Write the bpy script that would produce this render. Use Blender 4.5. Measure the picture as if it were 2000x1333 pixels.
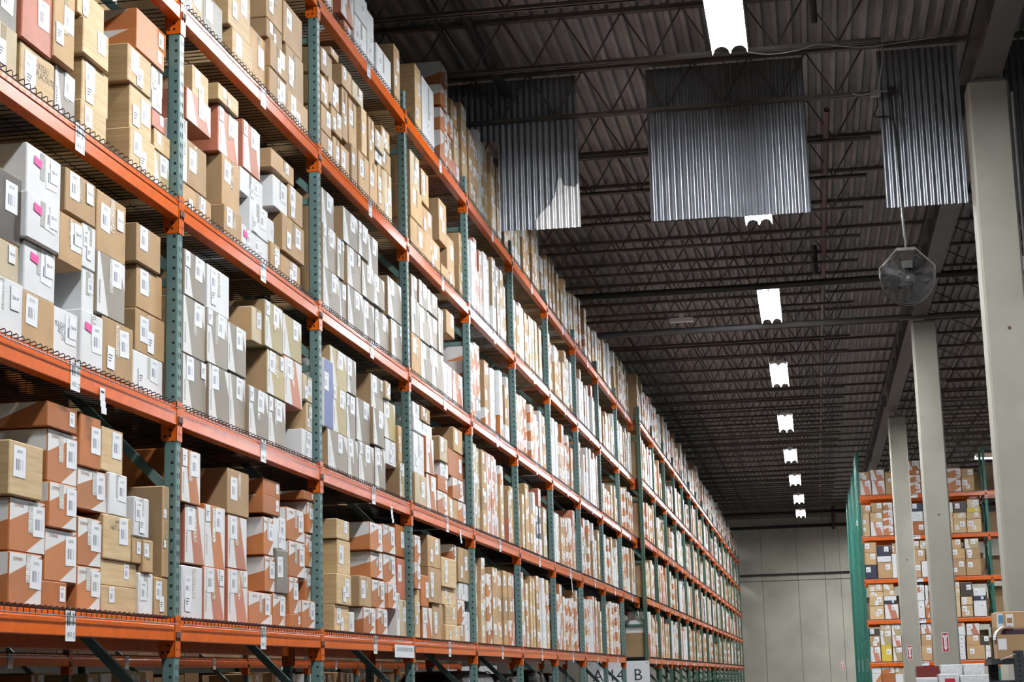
import bpy, math, random
from mathutils import Vector, Matrix
sc = bpy.context.scene
COL = sc.collection
for o in list(bpy.data.objects): bpy.data.objects.remove(o)

# ------------------------------------------------------------------ camera
FPX = 3482.95
YAW, PITCH, ROLL = [math.radians(a) for a in (9.28033837, 10.77268516, -1.53035514)]
EYE = 1.62
_f = Vector((-math.sin(YAW)*math.cos(PITCH), math.cos(YAW)*math.cos(PITCH), math.sin(PITCH)))
_r = Vector((math.cos(YAW), math.sin(YAW), 0)); _u = _r.cross(_f)
_c, _s = math.cos(ROLL), math.sin(ROLL)
_r, _u = _c*_r+_s*_u, -_s*_r+_c*_u
CAM = Vector((0, 0, EYE))
cd = bpy.data.cameras.new('camera'); cam = bpy.data.objects.new('camera', cd); COL.objects.link(cam)
cd.sensor_width = 36; cd.lens = FPX/2000*36; cd.clip_end = 300
cam.matrix_world = Matrix(((_r.x, _u.x, -_f.x, 0), (_r.y, _u.y, -_f.y, 0), (_r.z, _u.z, -_f.z, EYE), (0, 0, 0, 1)))
sc.camera = cam
def ray(px, py): return _f+_r*((px-1000)/FPX)-_u*((py-666.5)/FPX)
def onX(px, py, X): d = ray(px, py); return CAM+d*(X/d.x)
def onY(px, py, Y): d = ray(px, py); return CAM+d*(Y/d.y)
def onZ(px, py, Z): d = ray(px, py); return CAM+d*((Z-EYE)/d.z)

# ------------------------------------------------------------------ world, exposure
w = bpy.data.worlds.new('world'); sc.world = w; w.use_nodes = True
w.node_tree.nodes['Background'].inputs[0].default_value = (.8, .9, 1, 1)
w.node_tree.nodes['Background'].inputs[1].default_value = .01
vs = sc.view_settings
vs.view_transform = 'Standard'; vs.look = 'None'; vs.gamma = 1; vs.exposure = 0.7; vs.use_curve_mapping = False
LAMP = 102.0
sc.cycles.diffuse_bounces = 1; sc.cycles.max_bounces = 6

# ------------------------------------------------------------------ materials
def nt_new(name):
    m = bpy.data.materials.new(name); m.use_nodes = True
    return m, m.node_tree, m.node_tree.nodes['Principled BSDF']
def nd(nt, t, **k):
    n = nt.nodes.new(t)
    for a, b in k.items(): setattr(n, a, b)
    return n
def mth(nt, op, a, b=None, c=None):
    n = nd(nt, 'ShaderNodeMath', operation=op)
    for i, v in enumerate((a, b, c)):
        if v is None: continue
        if isinstance(v, (int, float)): n.inputs[i].default_value = v
        else: nt.links.new(v, n.inputs[i])
    return n.outputs[0]
def mixc(nt, fac, a, b, blend='MIX'):
    n = nd(nt, 'ShaderNodeMix', data_type='RGBA', blend_type=blend)
    for i, v in ((0, fac), (6, a), (7, b)):
        if isinstance(v, (int, float)): n.inputs[i].default_value = v
        elif isinstance(v, tuple): n.inputs[i].default_value = (*v, 1)
        else: nt.links.new(v, n.inputs[i])
    return n.outputs[2]
def noise(nt, scale, vec=None, detail=3.0):
    n = nd(nt, 'ShaderNodeTexNoise'); n.inputs['Scale'].default_value = scale; n.inputs['Detail'].default_value = detail
    if vec is not None: nt.links.new(vec, n.inputs['Vector'])
    return n.outputs[0]
def objco(nt, sx=1, sy=1, sz=1):
    t = nd(nt, 'ShaderNodeTexCoord'); mp = nd(nt, 'ShaderNodeMapping'); mp.inputs['Scale'].default_value = (sx, sy, sz)
    nt.links.new(t.outputs['Object'], mp.inputs[0]); return mp.outputs[0]
def rnd(nt):
    a = nd(nt, 'ShaderNodeObjectInfo').outputs['Random']; b = nd(nt, 'ShaderNodeNewGeometry').outputs['Random Per Island']
    return mth(nt, 'FRACT', mth(nt, 'ADD', a, b))
def bump(nt, bs, h, s, d=.01):
    n = nd(nt, 'ShaderNodeBump'); n.inputs['Strength'].default_value = s; n.inputs['Distance'].default_value = d
    nt.links.new(h, n.inputs['Height']); nt.links.new(n.outputs[0], bs.inputs['Normal'])
def M(name, c, rough=.6, metal=0, var=.12, scale=9, c2=None, rv=0, coat=0, bmp=0, stretch=None):
    m, nt, b = nt_new(name)
    c2 = c2 or tuple(x*(1-var*2) for x in c)
    nz = noise(nt, scale, objco(nt, *(stretch or (1, 1, 1))))
    f = mth(nt, 'MULTIPLY_ADD', mth(nt, 'SUBTRACT', nz, .5), 2.2, .4)
    cn = nd(nt, 'ShaderNodeClamp'); nt.links.new(f, cn.inputs[0])
    col = mixc(nt, cn.outputs[0], c, c2)
    if rv:
        v = mth(nt, 'MULTIPLY_ADD', rnd(nt), rv*2, 1-rv)
        h = nd(nt, 'ShaderNodeHueSaturation'); nt.links.new(v, h.inputs['Value']); nt.links.new(col, h.inputs['Color']); col = h.outputs[0]
    nt.links.new(col, b.inputs['Base Color'])
    b.inputs['Roughness'].default_value = rough; b.inputs['Metallic'].default_value = metal
    b.inputs['Coat Weight'].default_value = coat
    if bmp: bump(nt, b, nz, bmp)
    return m
def emis(name, c, s):
    m, nt, b = nt_new(name)
    b.inputs['Base Color'].default_value = (*c, 1); b.inputs['Emission Color'].default_value = (*c, 1); b.inputs['Emission Strength'].default_value = s
    return m
WH = (.74, .735, .73)
def art(name, c, kind):
    """white carton with a slanted colour band; kind: L lying front, l lying side, U upright front"""
    m, nt, b = nt_new(name)
    uvn = nd(nt, 'ShaderNodeUVMap'); sp = nd(nt, 'ShaderNodeSeparateXYZ'); nt.links.new(uvn.outputs[0], sp.inputs[0])
    u, v = sp.outputs[0], sp.outputs[1]
    if kind == 'L':
        a = mth(nt, 'GREATER_THAN', v, mth(nt, 'MULTIPLY_ADD', u, .44, .56)); d = mth(nt, 'LESS_THAN', v, mth(nt, 'MULTIPLY_ADD', u, .68, -.32))
    elif kind == 'l':
        a = mth(nt, 'GREATER_THAN', v, mth(nt, 'MULTIPLY_ADD', u, .42, .16)); d = mth(nt, 'LESS_THAN', v, -1.0)
    elif kind == 'o':
        a = mth(nt, 'GREATER_THAN', v, mth(nt, 'MULTIPLY_ADD', u, 1.25, -.1)); d = mth(nt, 'LESS_THAN', v, -1.0)
    elif kind == 'V':
        a = mth(nt, 'LESS_THAN', u, mth(nt, 'MULTIPLY_ADD', v, -.32, .40)); d = mth(nt, 'GREATER_THAN', u, mth(nt, 'MULTIPLY_ADD', v, -.5, 1.27))
    else:
        a = mth(nt, 'LESS_THAN', u, mth(nt, 'MULTIPLY_ADD', v, -.27, .45)); d = mth(nt, 'GREATER_THAN', u, mth(nt, 'MULTIPLY_ADD', v, -.36, .98))
    wht = mth(nt, 'MAXIMUM', a, d)
    val = mth(nt, 'MULTIPLY_ADD', rnd(nt), .34, .83)
    h = nd(nt, 'ShaderNodeHueSaturation'); h.inputs['Color'].default_value = (*c, 1); nt.links.new(val, h.inputs['Value'])
    col = mixc(nt, wht, h.outputs[0], WH)
    nz = noise(nt, 7, objco(nt))
    nt.links.new(mixc(nt, mth(nt, 'MULTIPLY', nz, .22), col, (.5, .4, .3)), b.inputs['Base Color'])
    b.inputs['Roughness'].default_value = .5
    return m
ORG, TER, GRY, KHA = (.46, .14, .028), (.52, .17, .095), (.25, .22, .18), (.41, .32, .14)
m_L = art('orange_white_print', ORG, 'L'); m_l = art('orange_white_side', ORG, 'l'); m_o = art('orange_triangle_side', ORG, 'o')
m_U = art('orange_upright_print', ORG, 'U'); m_P = art('terracotta_upright_print', TER, 'U')
m_G = art('grey_upright_print', GRY, 'V'); m_K = art('khaki_upright_print', KHA, 'V')
m_org = M('orange_carton', ORG, .5, rv=.15); m_ter = M('terracotta_carton', TER, .5, rv=.12)
m_gry = M('grey_carton', GRY, .5, rv=.12); m_kha = M('khaki_carton', KHA, .5, rv=.12)
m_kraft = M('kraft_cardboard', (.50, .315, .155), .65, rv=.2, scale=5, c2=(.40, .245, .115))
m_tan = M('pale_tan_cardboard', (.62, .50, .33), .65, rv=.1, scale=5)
m_white = M('white_cardboard', WH, .5, var=.05, rv=.06, scale=5)
m_navy = M('navy_carton', (.02, .022, .05), .4, rv=.2)
m_blue = M('blue_carton', (.03, .07, .28), .4)
m_dark = M('dark_brown_print', (.055, .04, .03), .5)
m_yel = M('yellow_carton', (.72, .52, .06), .5)
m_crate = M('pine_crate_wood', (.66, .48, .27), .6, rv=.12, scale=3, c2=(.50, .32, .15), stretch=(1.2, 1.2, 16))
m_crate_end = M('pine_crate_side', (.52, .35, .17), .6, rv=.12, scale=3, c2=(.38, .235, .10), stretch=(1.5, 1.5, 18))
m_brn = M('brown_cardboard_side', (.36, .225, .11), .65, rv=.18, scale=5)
m_orange = M('orange_rack_paint', (.80, .135, .003), .25, var=.16, scale=14, c2=(.64, .10, .003))
m_orange_d = M('orange_rack_paint_worn', (.70, .115, .003), .3, var=.1)
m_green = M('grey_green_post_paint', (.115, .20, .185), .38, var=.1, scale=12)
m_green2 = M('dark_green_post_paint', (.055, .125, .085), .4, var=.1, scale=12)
m_green3 = M('emerald_post_paint', (.012, .15, .105), .4, var=.1, scale=12)
m_hole = M('hole_shadow_black', (.004, .004, .005), .9)
m_wire = M('dark_steel_wire', (.03, .028, .03), .4, metal=.5)
m_wire_w = M('pale_steel_wire', (.45, .45, .45), .4, metal=.5)
m_paper = M('white_label_paper', (.80, .80, .82), .5, var=.02, rv=.04)
m_ink = M('black_ink', (.03, .03, .035), .6)
m_ink_o = M('brown_ink', (.30, .10, .04), .6)
m_pink = M('pink_paper', (.95, .07, .33), .5, var=.04)
m_red = M('red_sign_print', (.45, .012, .04), .4, var=.05)
m_yellow_paper = M('yellow_paper', (.85, .72, .25), .5, var=.05)
m_tape = M('clear_tan_packing_tape', (.52, .40, .26), .12, var=.15, scale=30, bmp=.5)
m_tape_w = M('clear_packing_tape', (.62, .60, .55), .1, var=.12, scale=35, bmp=.6)
m_conc = M('pale_concrete', (.37, .35, .295), .8, scale=1.6, c2=(.29, .275, .225), bmp=.15)
m_wallc = M('tilt_wall_concrete', (.40, .37, .305), .8, scale=.9, c2=(.30, .275, .225), bmp=.1)
m_deck = M('dull_grey_roof_deck', (.38, .36, .35), .6, metal=.1, scale=1.2, c2=(.22, .20, .195))
m_steel = M('dark_primed_steel', (.115, .10, .085), .5, metal=.3, scale=4)
m_gird = M('grey_primed_girder', (.16, .15, .15), .55, metal=.2, scale=2)
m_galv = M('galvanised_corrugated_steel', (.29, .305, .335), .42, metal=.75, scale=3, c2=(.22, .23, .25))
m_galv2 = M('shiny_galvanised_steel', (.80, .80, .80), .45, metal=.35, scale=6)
m_pipe = M('black_iron_pipe', (.03, .027, .025), .45, metal=.3)
m_rust = M('rusty_red_pipe', (.12, .055, .038), .6, scale=3)
m_cond = M('pale_conduit', (.32, .32, .31), .4, metal=.4)
m_cable = M('pale_cable_jacket', (.35, .34, .31), .6)
m_floor = M('sealed_concrete_floor', (.07, .068, .065), .45, scale=.7, c2=(.05, .048, .045))
m_lamp = emis('lit_lamp_tubes', (.93, .97, 1.0), LAMP)
m_enamel = M('white_enamel', (.8, .8, .8), .35, var=.02)
m_blackpl = M('black_plastic_wrap', (.008, .008, .009), .25, scale=20, bmp=.6)
m_wrap = M('cloudy_stretch_wrap', (.66, .67, .68), .12, var=.12, scale=25, bmp=.8)
m_charc = M('charcoal_steel', (.035, .037, .042), .45, metal=.2)
def label_mat():
    m, nt, b = nt_new('printed_barcode_label')
    uvn = nd(nt, 'ShaderNodeUVMap'); sp = nd(nt, 'ShaderNodeSeparateXYZ'); nt.links.new(uvn.outputs[0], sp.inputs[0])
    u, v = sp.outputs[0], sp.outputs[1]
    wn = nd(nt, 'ShaderNodeTexWhiteNoise', noise_dimensions='1D'); nt.links.new(mth(nt, 'FLOOR', mth(nt, 'MULTIPLY', u, 34)), wn.inputs['W'])
    bars = mth(nt, 'GREATER_THAN', wn.outputs['Value'], .46)
    for a, lo, hi in ((u, .2, .8), (v, .22, .58)):
        bars = mth(nt, 'MULTIPLY', bars, mth(nt, 'MULTIPLY', mth(nt, 'GREATER_THAN', a, lo), mth(nt, 'LESS_THAN', a, hi)))
    nt.links.new(mixc(nt, bars, (.80, .80, .82), (.2, .2, .24)), b.inputs['Base Color']); b.inputs['Roughness'].default_value = .45
    return m
m_label = label_mat()

# ------------------------------------------------------------------ mesh helpers
class MB:
    def __init__(s): s.v = []; s.f = []; s.m = []; s.u = []
    def face(s, pts, m=0, uv=None):
        n = len(s.v); s.v += [tuple(p) for p in pts]; s.f.append(tuple(range(n, n+len(pts)))); s.m.append(m)
        s.u += uv or [(0, 0), (1, 0), (1, 1), (0, 1)][:len(pts)] + [(.5, .5)]*(len(pts)-4)
    def box(s, x0, x1, y0, y1, z0, z1, m=0, mx=None, my=None):
        """mx: material of the +X face, my: of the -Y face"""
        n = len(s.v)
        s.v += [(x, y, z) for x in (x0, x1) for y in (y0, y1) for z in (z0, z1)]
        for q, mm in (((4, 6, 7, 5), mx), ((0, 4, 5, 1), my), ((2, 0, 1, 3), None), ((6, 2, 3, 7), None), ((0, 2, 6, 4), None), ((1, 5, 7, 3), None)):
            s.f.append(tuple(n+i for i in q)); s.m.append(m if mm is None else mm); s.u += [(0, 0), (1, 0), (1, 1), (0, 1)]
    def cbox(s, x0, x1, y0, y1, z0, z1, m=0, mx=None, my=None, c=.004):
        lo, hi = (x0, y0, z0), (x1, y1, z1); n = len(s.v); idx = {}
        for a in range(3):
            for sx in (0, 1):
                for sy in (0, 1):
                    for sz in (0, 1):
                        g = (sx, sy, sz)
                        p = [(hi[i]-(0 if i == a else c)) if g[i] else (lo[i]+(0 if i == a else c)) for i in range(3)]
                        idx[g, a] = len(s.v); s.v.append(tuple(p))
        def add(q, mm, uv=None): s.f.append(tuple(q)); s.m.append(mm); s.u += uv or [(.5, .5)]*len(q)
        U = [(0, 0), (1, 0), (1, 1), (0, 1)]
        for a, val, cyc, mm in ((0, 1, ((0, 0), (1, 0), (1, 1), (0, 1)), mx), (0, 0, ((1, 0), (0, 0), (0, 1), (1, 1)), None),
                                (1, 0, ((0, 0), (1, 0), (1, 1), (0, 1)), my), (1, 1, ((1, 0), (0, 0), (0, 1), (1, 1)), None),
                                (2, 0, ((0, 1), (1, 1), (1, 0), (0, 0)), None), (2, 1, ((0, 0), (1, 0), (1, 1), (0, 1)), None)):
            q = []
            for e in cyc:
                g = list(e); g.insert(a, val); q.append(idx[tuple(g), a])
            add(q, m if mm is None else mm, U)
        for a in range(3):
            b, d = (a+1) % 3, (a+2) % 3
            for p in (0, 1):
                for q in (0, 1):
                    g0 = [0]*3; g0[b] = p; g0[d] = q; g1 = list(g0); g1[a] = 1; g0, g1 = tuple(g0), tuple(g1)
                    add((idx[g0, b], idx[g1, b], idx[g1, d], idx[g0, d]), m)
        for g in [(i, j, k) for i in (0, 1) for j in (0, 1) for k in (0, 1)]: add([idx[g, a] for a in range(3)], m)
    def tube(s, pts, r, n=6, m=0, cap=True):
        pts = [Vector(p) for p in pts]; rings = []
        for i, p in enumerate(pts):
            t = (pts[min(i+1, len(pts)-1)]-pts[max(i-1, 0)]).normalized()
            a = t.cross(Vector((0, 0, 1)) if abs(t.z) < .9 else Vector((1, 0, 0))).normalized(); b = t.cross(a)
            k = len(s.v); rings.append(k)
            s.v += [tuple(p+(a*math.cos(2*math.pi*j/n+.4)+b*math.sin(2*math.pi*j/n+.4))*r) for j in range(n)]
        for a, b in zip(rings, rings[1:]):
            for j in range(n):
                s.f.append((a+j, a+(j+1) % n, b+(j+1) % n, b+j)); s.m.append(m); s.u += [(0, 0)]*4
        if cap:
            for k in (rings[0], rings[-1]): s.f.append(tuple(range(k, k+n))); s.m.append(m); s.u += [(0, 0)]*n
    def bar(s, p, q, wd, th, m=0, up=(0, 1, 0)):
        p, q = Vector(p), Vector(q); t = (q-p).normalized(); a = t.cross(Vector(up)).normalized()*wd/2; b = a.cross(t).normalized()*th/2
        n = len(s.v); s.v += [tuple(e+i*a+j*b) for e in (p, q) for i, j in ((-1, -1), (1, -1), (1, 1), (-1, 1))]
        for f in ((0, 1, 5, 4), (1, 2, 6, 5), (2, 3, 7, 6), (3, 0, 4, 7), (0, 3, 2, 1), (4, 5, 6, 7)):
            s.f.append(tuple(n+i for i in f)); s.m.append(m); s.u += [(0, 0)]*4
    def geo(s, vf, mat4, m=0):
        n = len(s.v); s.v += [tuple(mat4 @ Vector(p)) for p in vf[0]]
        for f in vf[1]: s.f.append(tuple(n+i for i in f)); s.m.append(m); s.u += [(0, 0)]*len(f)
    def mesh(s, name, mats):
        me = bpy.data.meshes.new(name); me.from_pydata(s.v, [], s.f)
        for k in mats: me.materials.append(k)
        me.polygons.foreach_set('material_index', s.m)
        ul = me.uv_layers.new(); ul.data.foreach_set('uv', [c for p in s.u for c in p])
        me.update(); return me
def obj(name, me, parent=None, loc=(0, 0, 0), rz=0):
    o = bpy.data.objects.new(name, me); COL.objects.link(o); o.location = loc; o.rotation_euler = (0, 0, rz)
    if parent: o.parent = parent
    return o
def smooth(me):
    me.polygons.foreach_set('use_smooth', [True]*len(me.polygons)); return me
def tag(o, label, cat, group=None):
    o['label'] = label; o['category'] = cat
    if group: o['group'] = group
    return o
def thing(name, label, cat, loc=(0, 0, 0), group=None, rz=0):
    o = bpy.data.objects.new(name, None); COL.objects.link(o); o.location = loc; o.rotation_euler = (0, 0, rz); o.empty_display_size = .1
    return tag(o, label, cat, group)
def struct(name, me, loc=(0, 0, 0)):
    o = obj(name, me, None, loc); o['kind'] = 'structure'; return o
_txt = {}
def text_geo(t):
    """flat letter geometry centred on 0, cap height 1, in the XY plane"""
    if t in _txt: return _txt[t]
    cu = bpy.data.curves.new('t', 'FONT'); cu.body = t; cu.align_x = 'CENTER'; cu.align_y = 'CENTER'; cu.resolution_u = 2
    o = bpy.data.objects.new('t', cu); COL.objects.link(o)
    dg = bpy.context.evaluated_depsgraph_get(); me = bpy.data.meshes.new_from_object(o.evaluated_get(dg))
    k = 1/.72
    r = ([(v.co.x*k, v.co.y*k, 0) for v in me.vertices], [tuple(p.vertices) for p in me.polygons])
    bpy.data.objects.remove(o); bpy.data.meshes.remove(me); _txt[t] = r; return r
# letter planes: reading along +Y with normal +X (aisle faces) / along +X with normal -Y
def frameX(x, y, z, h, sy=1.0, rot=0): return Matrix.Translation((x, y, z)) @ Matrix(((0, 0, 1, 0), (1, 0, 0, 0), (0, 1, 0, 0), (0, 0, 0, 1))) @ Matrix.Rotation(rot, 4, 'Z') @ Matrix.Diagonal((h*sy, h, h, 1))
def frameY(x, y, z, h, sx=1.0): return Matrix.Translation((x, y, z)) @ Matrix(((1, 0, 0, 0), (0, 0, -1, 0), (0, 1, 0, 0), (0, 0, 0, 1))) @ Matrix.Diagonal((h*sx, h, h, 1))
ORD = 'first second third fourth fifth sixth seventh eighth ninth tenth eleventh twelfth thirteenth fourteenth fifteenth sixteenth seventeenth eighteenth nineteenth twentieth'.split()
def ordn(i):
    if i < 20: return ORD[i]
    n = i+1
    if n == 30: return 'thirtieth'
    return ('twenty-' if n < 30 else 'thirty-')+ORD[n % 10-1]
R = random.Random(7)

# ------------------------------------------------------------------ setting
XR, Y0, BAY, ZC = -3.1536, 8.6174, 2.7, EYE+.1566
TIER = [0, 1.0871, 2.1778, 3.2734, 4.3806]; LET = 'CDEFG'
X2, Y9, BAY2, N2 = -3.02, 33.0, 2.72, 16
YW = 78.0
def zroof(y): return 8.2+max(0.0, y-20)*.0095
b = MB(); b.box(-16, 18, -8, YW+.4, -.2, 0); struct('floor', b.mesh('floor', [m_floor]))
b = MB()
seg = [-8, 20, YW+.4]
xs = []; x = -16.0
while x < 18: xs += [(x, 0), (x+.02, .055), (x+.085, .055), (x+.105, 0)]; x += .152
for (xa, ha), (xb, hb) in zip(xs, xs[1:]):
    for ya, yb in zip(seg, seg[1:]):
        b.face([(xa, ya, zroof(ya)-.035+ha, ), (xa, yb, zroof(yb)-.035+ha), (xb, yb, zroof(yb)-.035+hb), (xb, ya, zroof(ya)-.035+hb)])
b.box(-16, 18, -8, 20, 8.3, 8.4)
struct('ceiling', b.mesh('ceiling', [m_deck]))
b = MB()
jx = [-16, -10.2, -6.2, -4.15, -2.12, -.6, .55, 1.2, 3.0, 6, 10, 14, 18]
for xa, xb in zip(jx, jx[1:]): b.cbox(xa+.004, xb-.004, YW, YW+.2, 0, 5.5, c=.012); b.cbox(xa+.004, xb-.004, YW, YW+.2, 5.52, 9.4, c=.012)
struct('wall_back', b.mesh('wall_back', [m_wallc]))
b = MB(); b.box(-16.2, -16, -8, YW+.4, 0, 9); struct('wall_left', b.mesh('wall_left', [m_conc]))
b = MB(); b.box(18, 18.2, -8, YW+.4, 0, 9); struct('wall_right', b.mesh('wall_right', [m_conc]))
b = MB(); b.box(-16, 18, -8.2, -8, 0, 9); struct('wall_front', b.mesh('wall_front', [m_conc]))

# ------------------------------------------------------------------ rack makers
PW = .0675
def post_mesh(h, x1, mat, name):
    """post with its front corner (facing the camera and the aisle) at x=x1,y=0"""
    b = MB(); b.cbox(x1-PW, x1, 0, PW, .006, h, c=.006)
    z = .09
    while z < h-.03:
        b.face([(x1-.029, -.0004, z), (x1-.015, -.0004, z), (x1-.015, -.0004, z+.014), (x1-.029, -.0004, z+.014)], 1)
        for yy in (.021, .046):
            b.face([(x1+.0004, yy-.004, z-.016), (x1+.0004, yy+.004, z-.016), (x1+.0004, yy+.006, z+.008), (x1+.0004, yy, z+.014), (x1+.0004, yy-.006, z+.008)], 1)
        z += .0565
    return b.mesh(name, [mat, m_hole])
DEP = 1.07
def frame_set(h, mat, name):
    a = post_mesh(h, 0, mat, name+'_front'); r = post_mesh(h, -DEP+PW, mat, name+'_rear')
    hb = MB(); hb.box(-DEP+PW, -PW, .018, .05, -.02, .02); hb = hb.mesh(name+'_h', [mat])
    dg = MB(); dg.bar((-DEP+PW, .034, 1.0), (-PW, .034, .08), .045, .03); dg = dg.mesh(name+'_d', [mat])
    ft = MB(); ft.box(-.09, .02, -.02, PW+.02, 0, .006); ft = ft.mesh(name+'_f', [mat])
    return dict(a=a, r=r, hb=hb, dg=dg, ft=ft, h=h)
def place_frame(fs, x, y, label, group=None, rz=0):
    t = thing('rack_upright_frame', label, 'rack frame', (x, y, 0), group, rz)
    obj('front_post', fs['a'], t); obj('rear_post', fs['r'], t)
    obj('foot_plate', fs['ft'], t); obj('foot_plate', fs['ft'], t, (-DEP+.07, 0, 0))
    z = .25
    while z < fs['h']-.3:
        obj('horizontal_brace', fs['hb'], t, (0, 0, z))
        if z+1.1 < fs['h']: obj('diagonal_brace', fs['dg'], t, (0, 0, z))
        z += 1.15
    return t
def bar_mesh(L, front=True):
    """step beam; x=0 is the post face, y runs along the bay, z=0 connector bottom"""
    b = MB(); s = 1 if front else -1
    pr = [(.002, .083), (-.001, .08), (-.057, .08), (-.06, .083), (-.06, .185), (-.012, .185), (-.010, .183), (-.010, .158), (.0, .156), (.002, .153)]
    n = len(pr)
    for i in range(n):
        (xa, za), (xb, zb) = pr[i], pr[(i+1) % n]
        b.face([(xb*s, .0045, zb), (xb*s, L-.0045, zb), (xa*s, L-.0045, za), (xa*s, .0045, za)])
    b.face([(x*s, .0045, z) for x, z in pr]); b.face([(x*s, L-.0045, z) for x, z in pr])
    return b.mesh('beam_bar', [m_orange])
def conn_mesh(s=1, e=1):
    """end plate; e=1 far end (flange on the camera side of the post), s=-1 for rear beams"""
    b = MB()
    def bx(x0, x1, y0, y1, z0, z1, m=0):
        xa, xb = sorted((x0*s, x1*s)); ya, yb = sorted((y0*e, y1*e)); b.box(xa, xb, ya, yb, z0, z1, m)
    bx(-.083, .004, -.004, -.001, .012, .2); bx(-.075, .004, -.004, -.001, 0, .012)
    bx(.001, .0045, -.004, .031, 0, .205)
    for z in (.03, .17):
        bx(.0045, .0051, .012, .02, z, z+.012, 1)
    for xx, zz in ((-.032, .02), (-.032, .052), (-.062, .018)): bx(xx-.006, xx+.006, -.0046, -.004, zz, zz+.012, 1)
    bx(.0045, .012, .004, .03, .095, .125, 2); bx(.0045, .009, .008, .018, .08, .097, 1)
    return b.mesh('beam_connector', [m_orange_d, m_hole, m_rust])
CN = {(s, e): conn_mesh(s, e) for s in (1, -1) for e in (1, -1)}
_bars = {}
def shelf_label_mesh(txt):
    b = MB(); b.box(0, .0008, -.052, .052, -.065, .065, 0, mx=1)
    # the printed bars take the upper half
    if txt:
        b.geo(text_geo(txt[:-2]), frameX(.0012, -.014, -.038, .021, .62), 2); b.geo(text_geo(txt[-1]), frameX(.0012, .038, -.042, .027, .8), 2)
        b.face([(.0012, .040, .01), (.0012, .044, .01), (.0012, .044, .045), (.0012, .040, .045)], 2); b.face([(.0012, .034, .04), (.0012, .050, .04), (.0012, .042, .056)], 2)
    return b.mesh('shelf_label', [m_paper, m_shelfbar, m_ink])
def shelf_bar_mat():
    m, nt, b = nt_new('shelf_label_print')
    uvn = nd(nt, 'ShaderNodeUVMap'); sp = nd(nt, 'ShaderNodeSeparateXYZ'); nt.links.new(uvn.outputs[0], sp.inputs[0]); u, v = sp.outputs[0], sp.outputs[1]
    wn = nd(nt, 'ShaderNodeTexWhiteNoise', noise_dimensions='1D'); nt.links.new(mth(nt, 'FLOOR', mth(nt, 'MULTIPLY', u, 40)), wn.inputs['W'])
    q = mth(nt, 'GREATER_THAN', wn.outputs['Value'], .45)
    for a, lo, hi in ((u, .1, .8), (v, .5, .93)): q = mth(nt, 'MULTIPLY', q, mth(nt, 'MULTIPLY', mth(nt, 'GREATER_THAN', a, lo), mth(nt, 'LESS_THAN', a, hi)))
    nt.links.new(mixc(nt, q, (.82, .82, .83), (.05, .05, .06)), b.inputs['Base Color']); b.inputs['Roughness'].default_value = .3
    return m
m_shelfbar = shelf_bar_mat()
_blank_label = None
def place_beam(x, ya, yb, z, label, txt=None, front=True, lab_y=None, group=None):
    global _blank_label
    L = yb-ya-PW; k = (round(L, 4), front)
    if k not in _bars: _bars[k] = bar_mesh(L, front)
    t = thing('rack_rail', label, 'rack rail', (x, ya+PW, z), group)
    obj('beam_bar', _bars[k], t)
    s = 1 if front else -1
    obj('beam_connector', CN[s, -1], t); obj('beam_connector', CN[s, 1], t, (0, L, 0))
    if lab_y is not None:
        if txt: me = shelf_label_mesh(txt)
        else:
            if _blank_label is None: _blank_label = shelf_label_mesh(None)
            me = _blank_label
        o = obj('shelf_label', me, t, (.0035, lab_y-ya-PW, .122)); o['label'] = 'white barcode shelf label'
    return t
def deck_mesh(L, mat):
    """wire deck; x=0 front face of the beams, z=0 beam top"""
    b = MB(); r = .0028; y = .04
    while y < L-.04:
        b.tube([(-DEP+.04, y, .004), (-.015, y, .006), (.008, y, .012), (.0125, y, .006), (.0125, y, -.026)], r, 4); y += .058
    for xx in (-.9, -.6, -.3, -.1): b.tube([(xx, .01, .0085), (xx, L-.01, .0085)], r, 4)
    b.tube([(.0175, .01, -.026), (.0175, L-.01, -.026)], .003, 4)
    return b.mesh('wire_deck', [mat])
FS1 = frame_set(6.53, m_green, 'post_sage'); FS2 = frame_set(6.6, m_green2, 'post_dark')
_decks = {}
def place_deck(x, ya, yb, z, label, mat=None):
    k = round(yb-ya-PW, 4)
    if k not in _decks: _decks[k] = deck_mesh(k, m_wire)
    return tag(obj('wire_deck', _decks[k], None, (x, ya+PW, z+.188)), label, 'wire deck')
rows = []   # (ya, yb, x, section, bay index)
ys1 = [Y0+BAY*i for i in range(-1, 9)]
for i, y in enumerate(ys1): place_frame(FS1, XR, y, f'sage green upright frame, {ordn(i)} from the near end of the long left rack', 'near upright frames of the left rack')
ys2 = [Y9+BAY2*i for i in range(N2+1)]
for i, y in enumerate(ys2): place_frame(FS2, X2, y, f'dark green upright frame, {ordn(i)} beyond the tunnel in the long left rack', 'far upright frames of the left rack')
bays = [(ys1[i], ys1[i+1], XR, 'near', i) for i in range(9)] + [(ys1[9], Y9, XR, 'near', 9)] + [(ys2[i], ys2[i+1], X2, 'far', 10+i) for i in range(N2)]
for ya, yb, x, sect, bi in bays:
    for t in range(5):
        if bi == 9 and t == 0: continue
        if bi == 0 and t == 4: continue
        z = ZC+TIER[t]
        where = f'{ordn(bi)} bay from the left, shelf {LET[t]}'
        txt = f'14B {bi+3:02d} {LET[t]}' if bi < 8 else None
        place_beam(x, ya, yb, z, f'orange front beam, {where} of the long left rack', txt, True, ya+(.54 if bi else .522)*(yb-ya))
        place_beam(x-DEP, ya, yb, z, f'orange rear beam, {where} of the long left rack', None, False)
        place_deck(x, ya, yb, z, f'dark wire deck, {where} of the long left rack')

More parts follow.
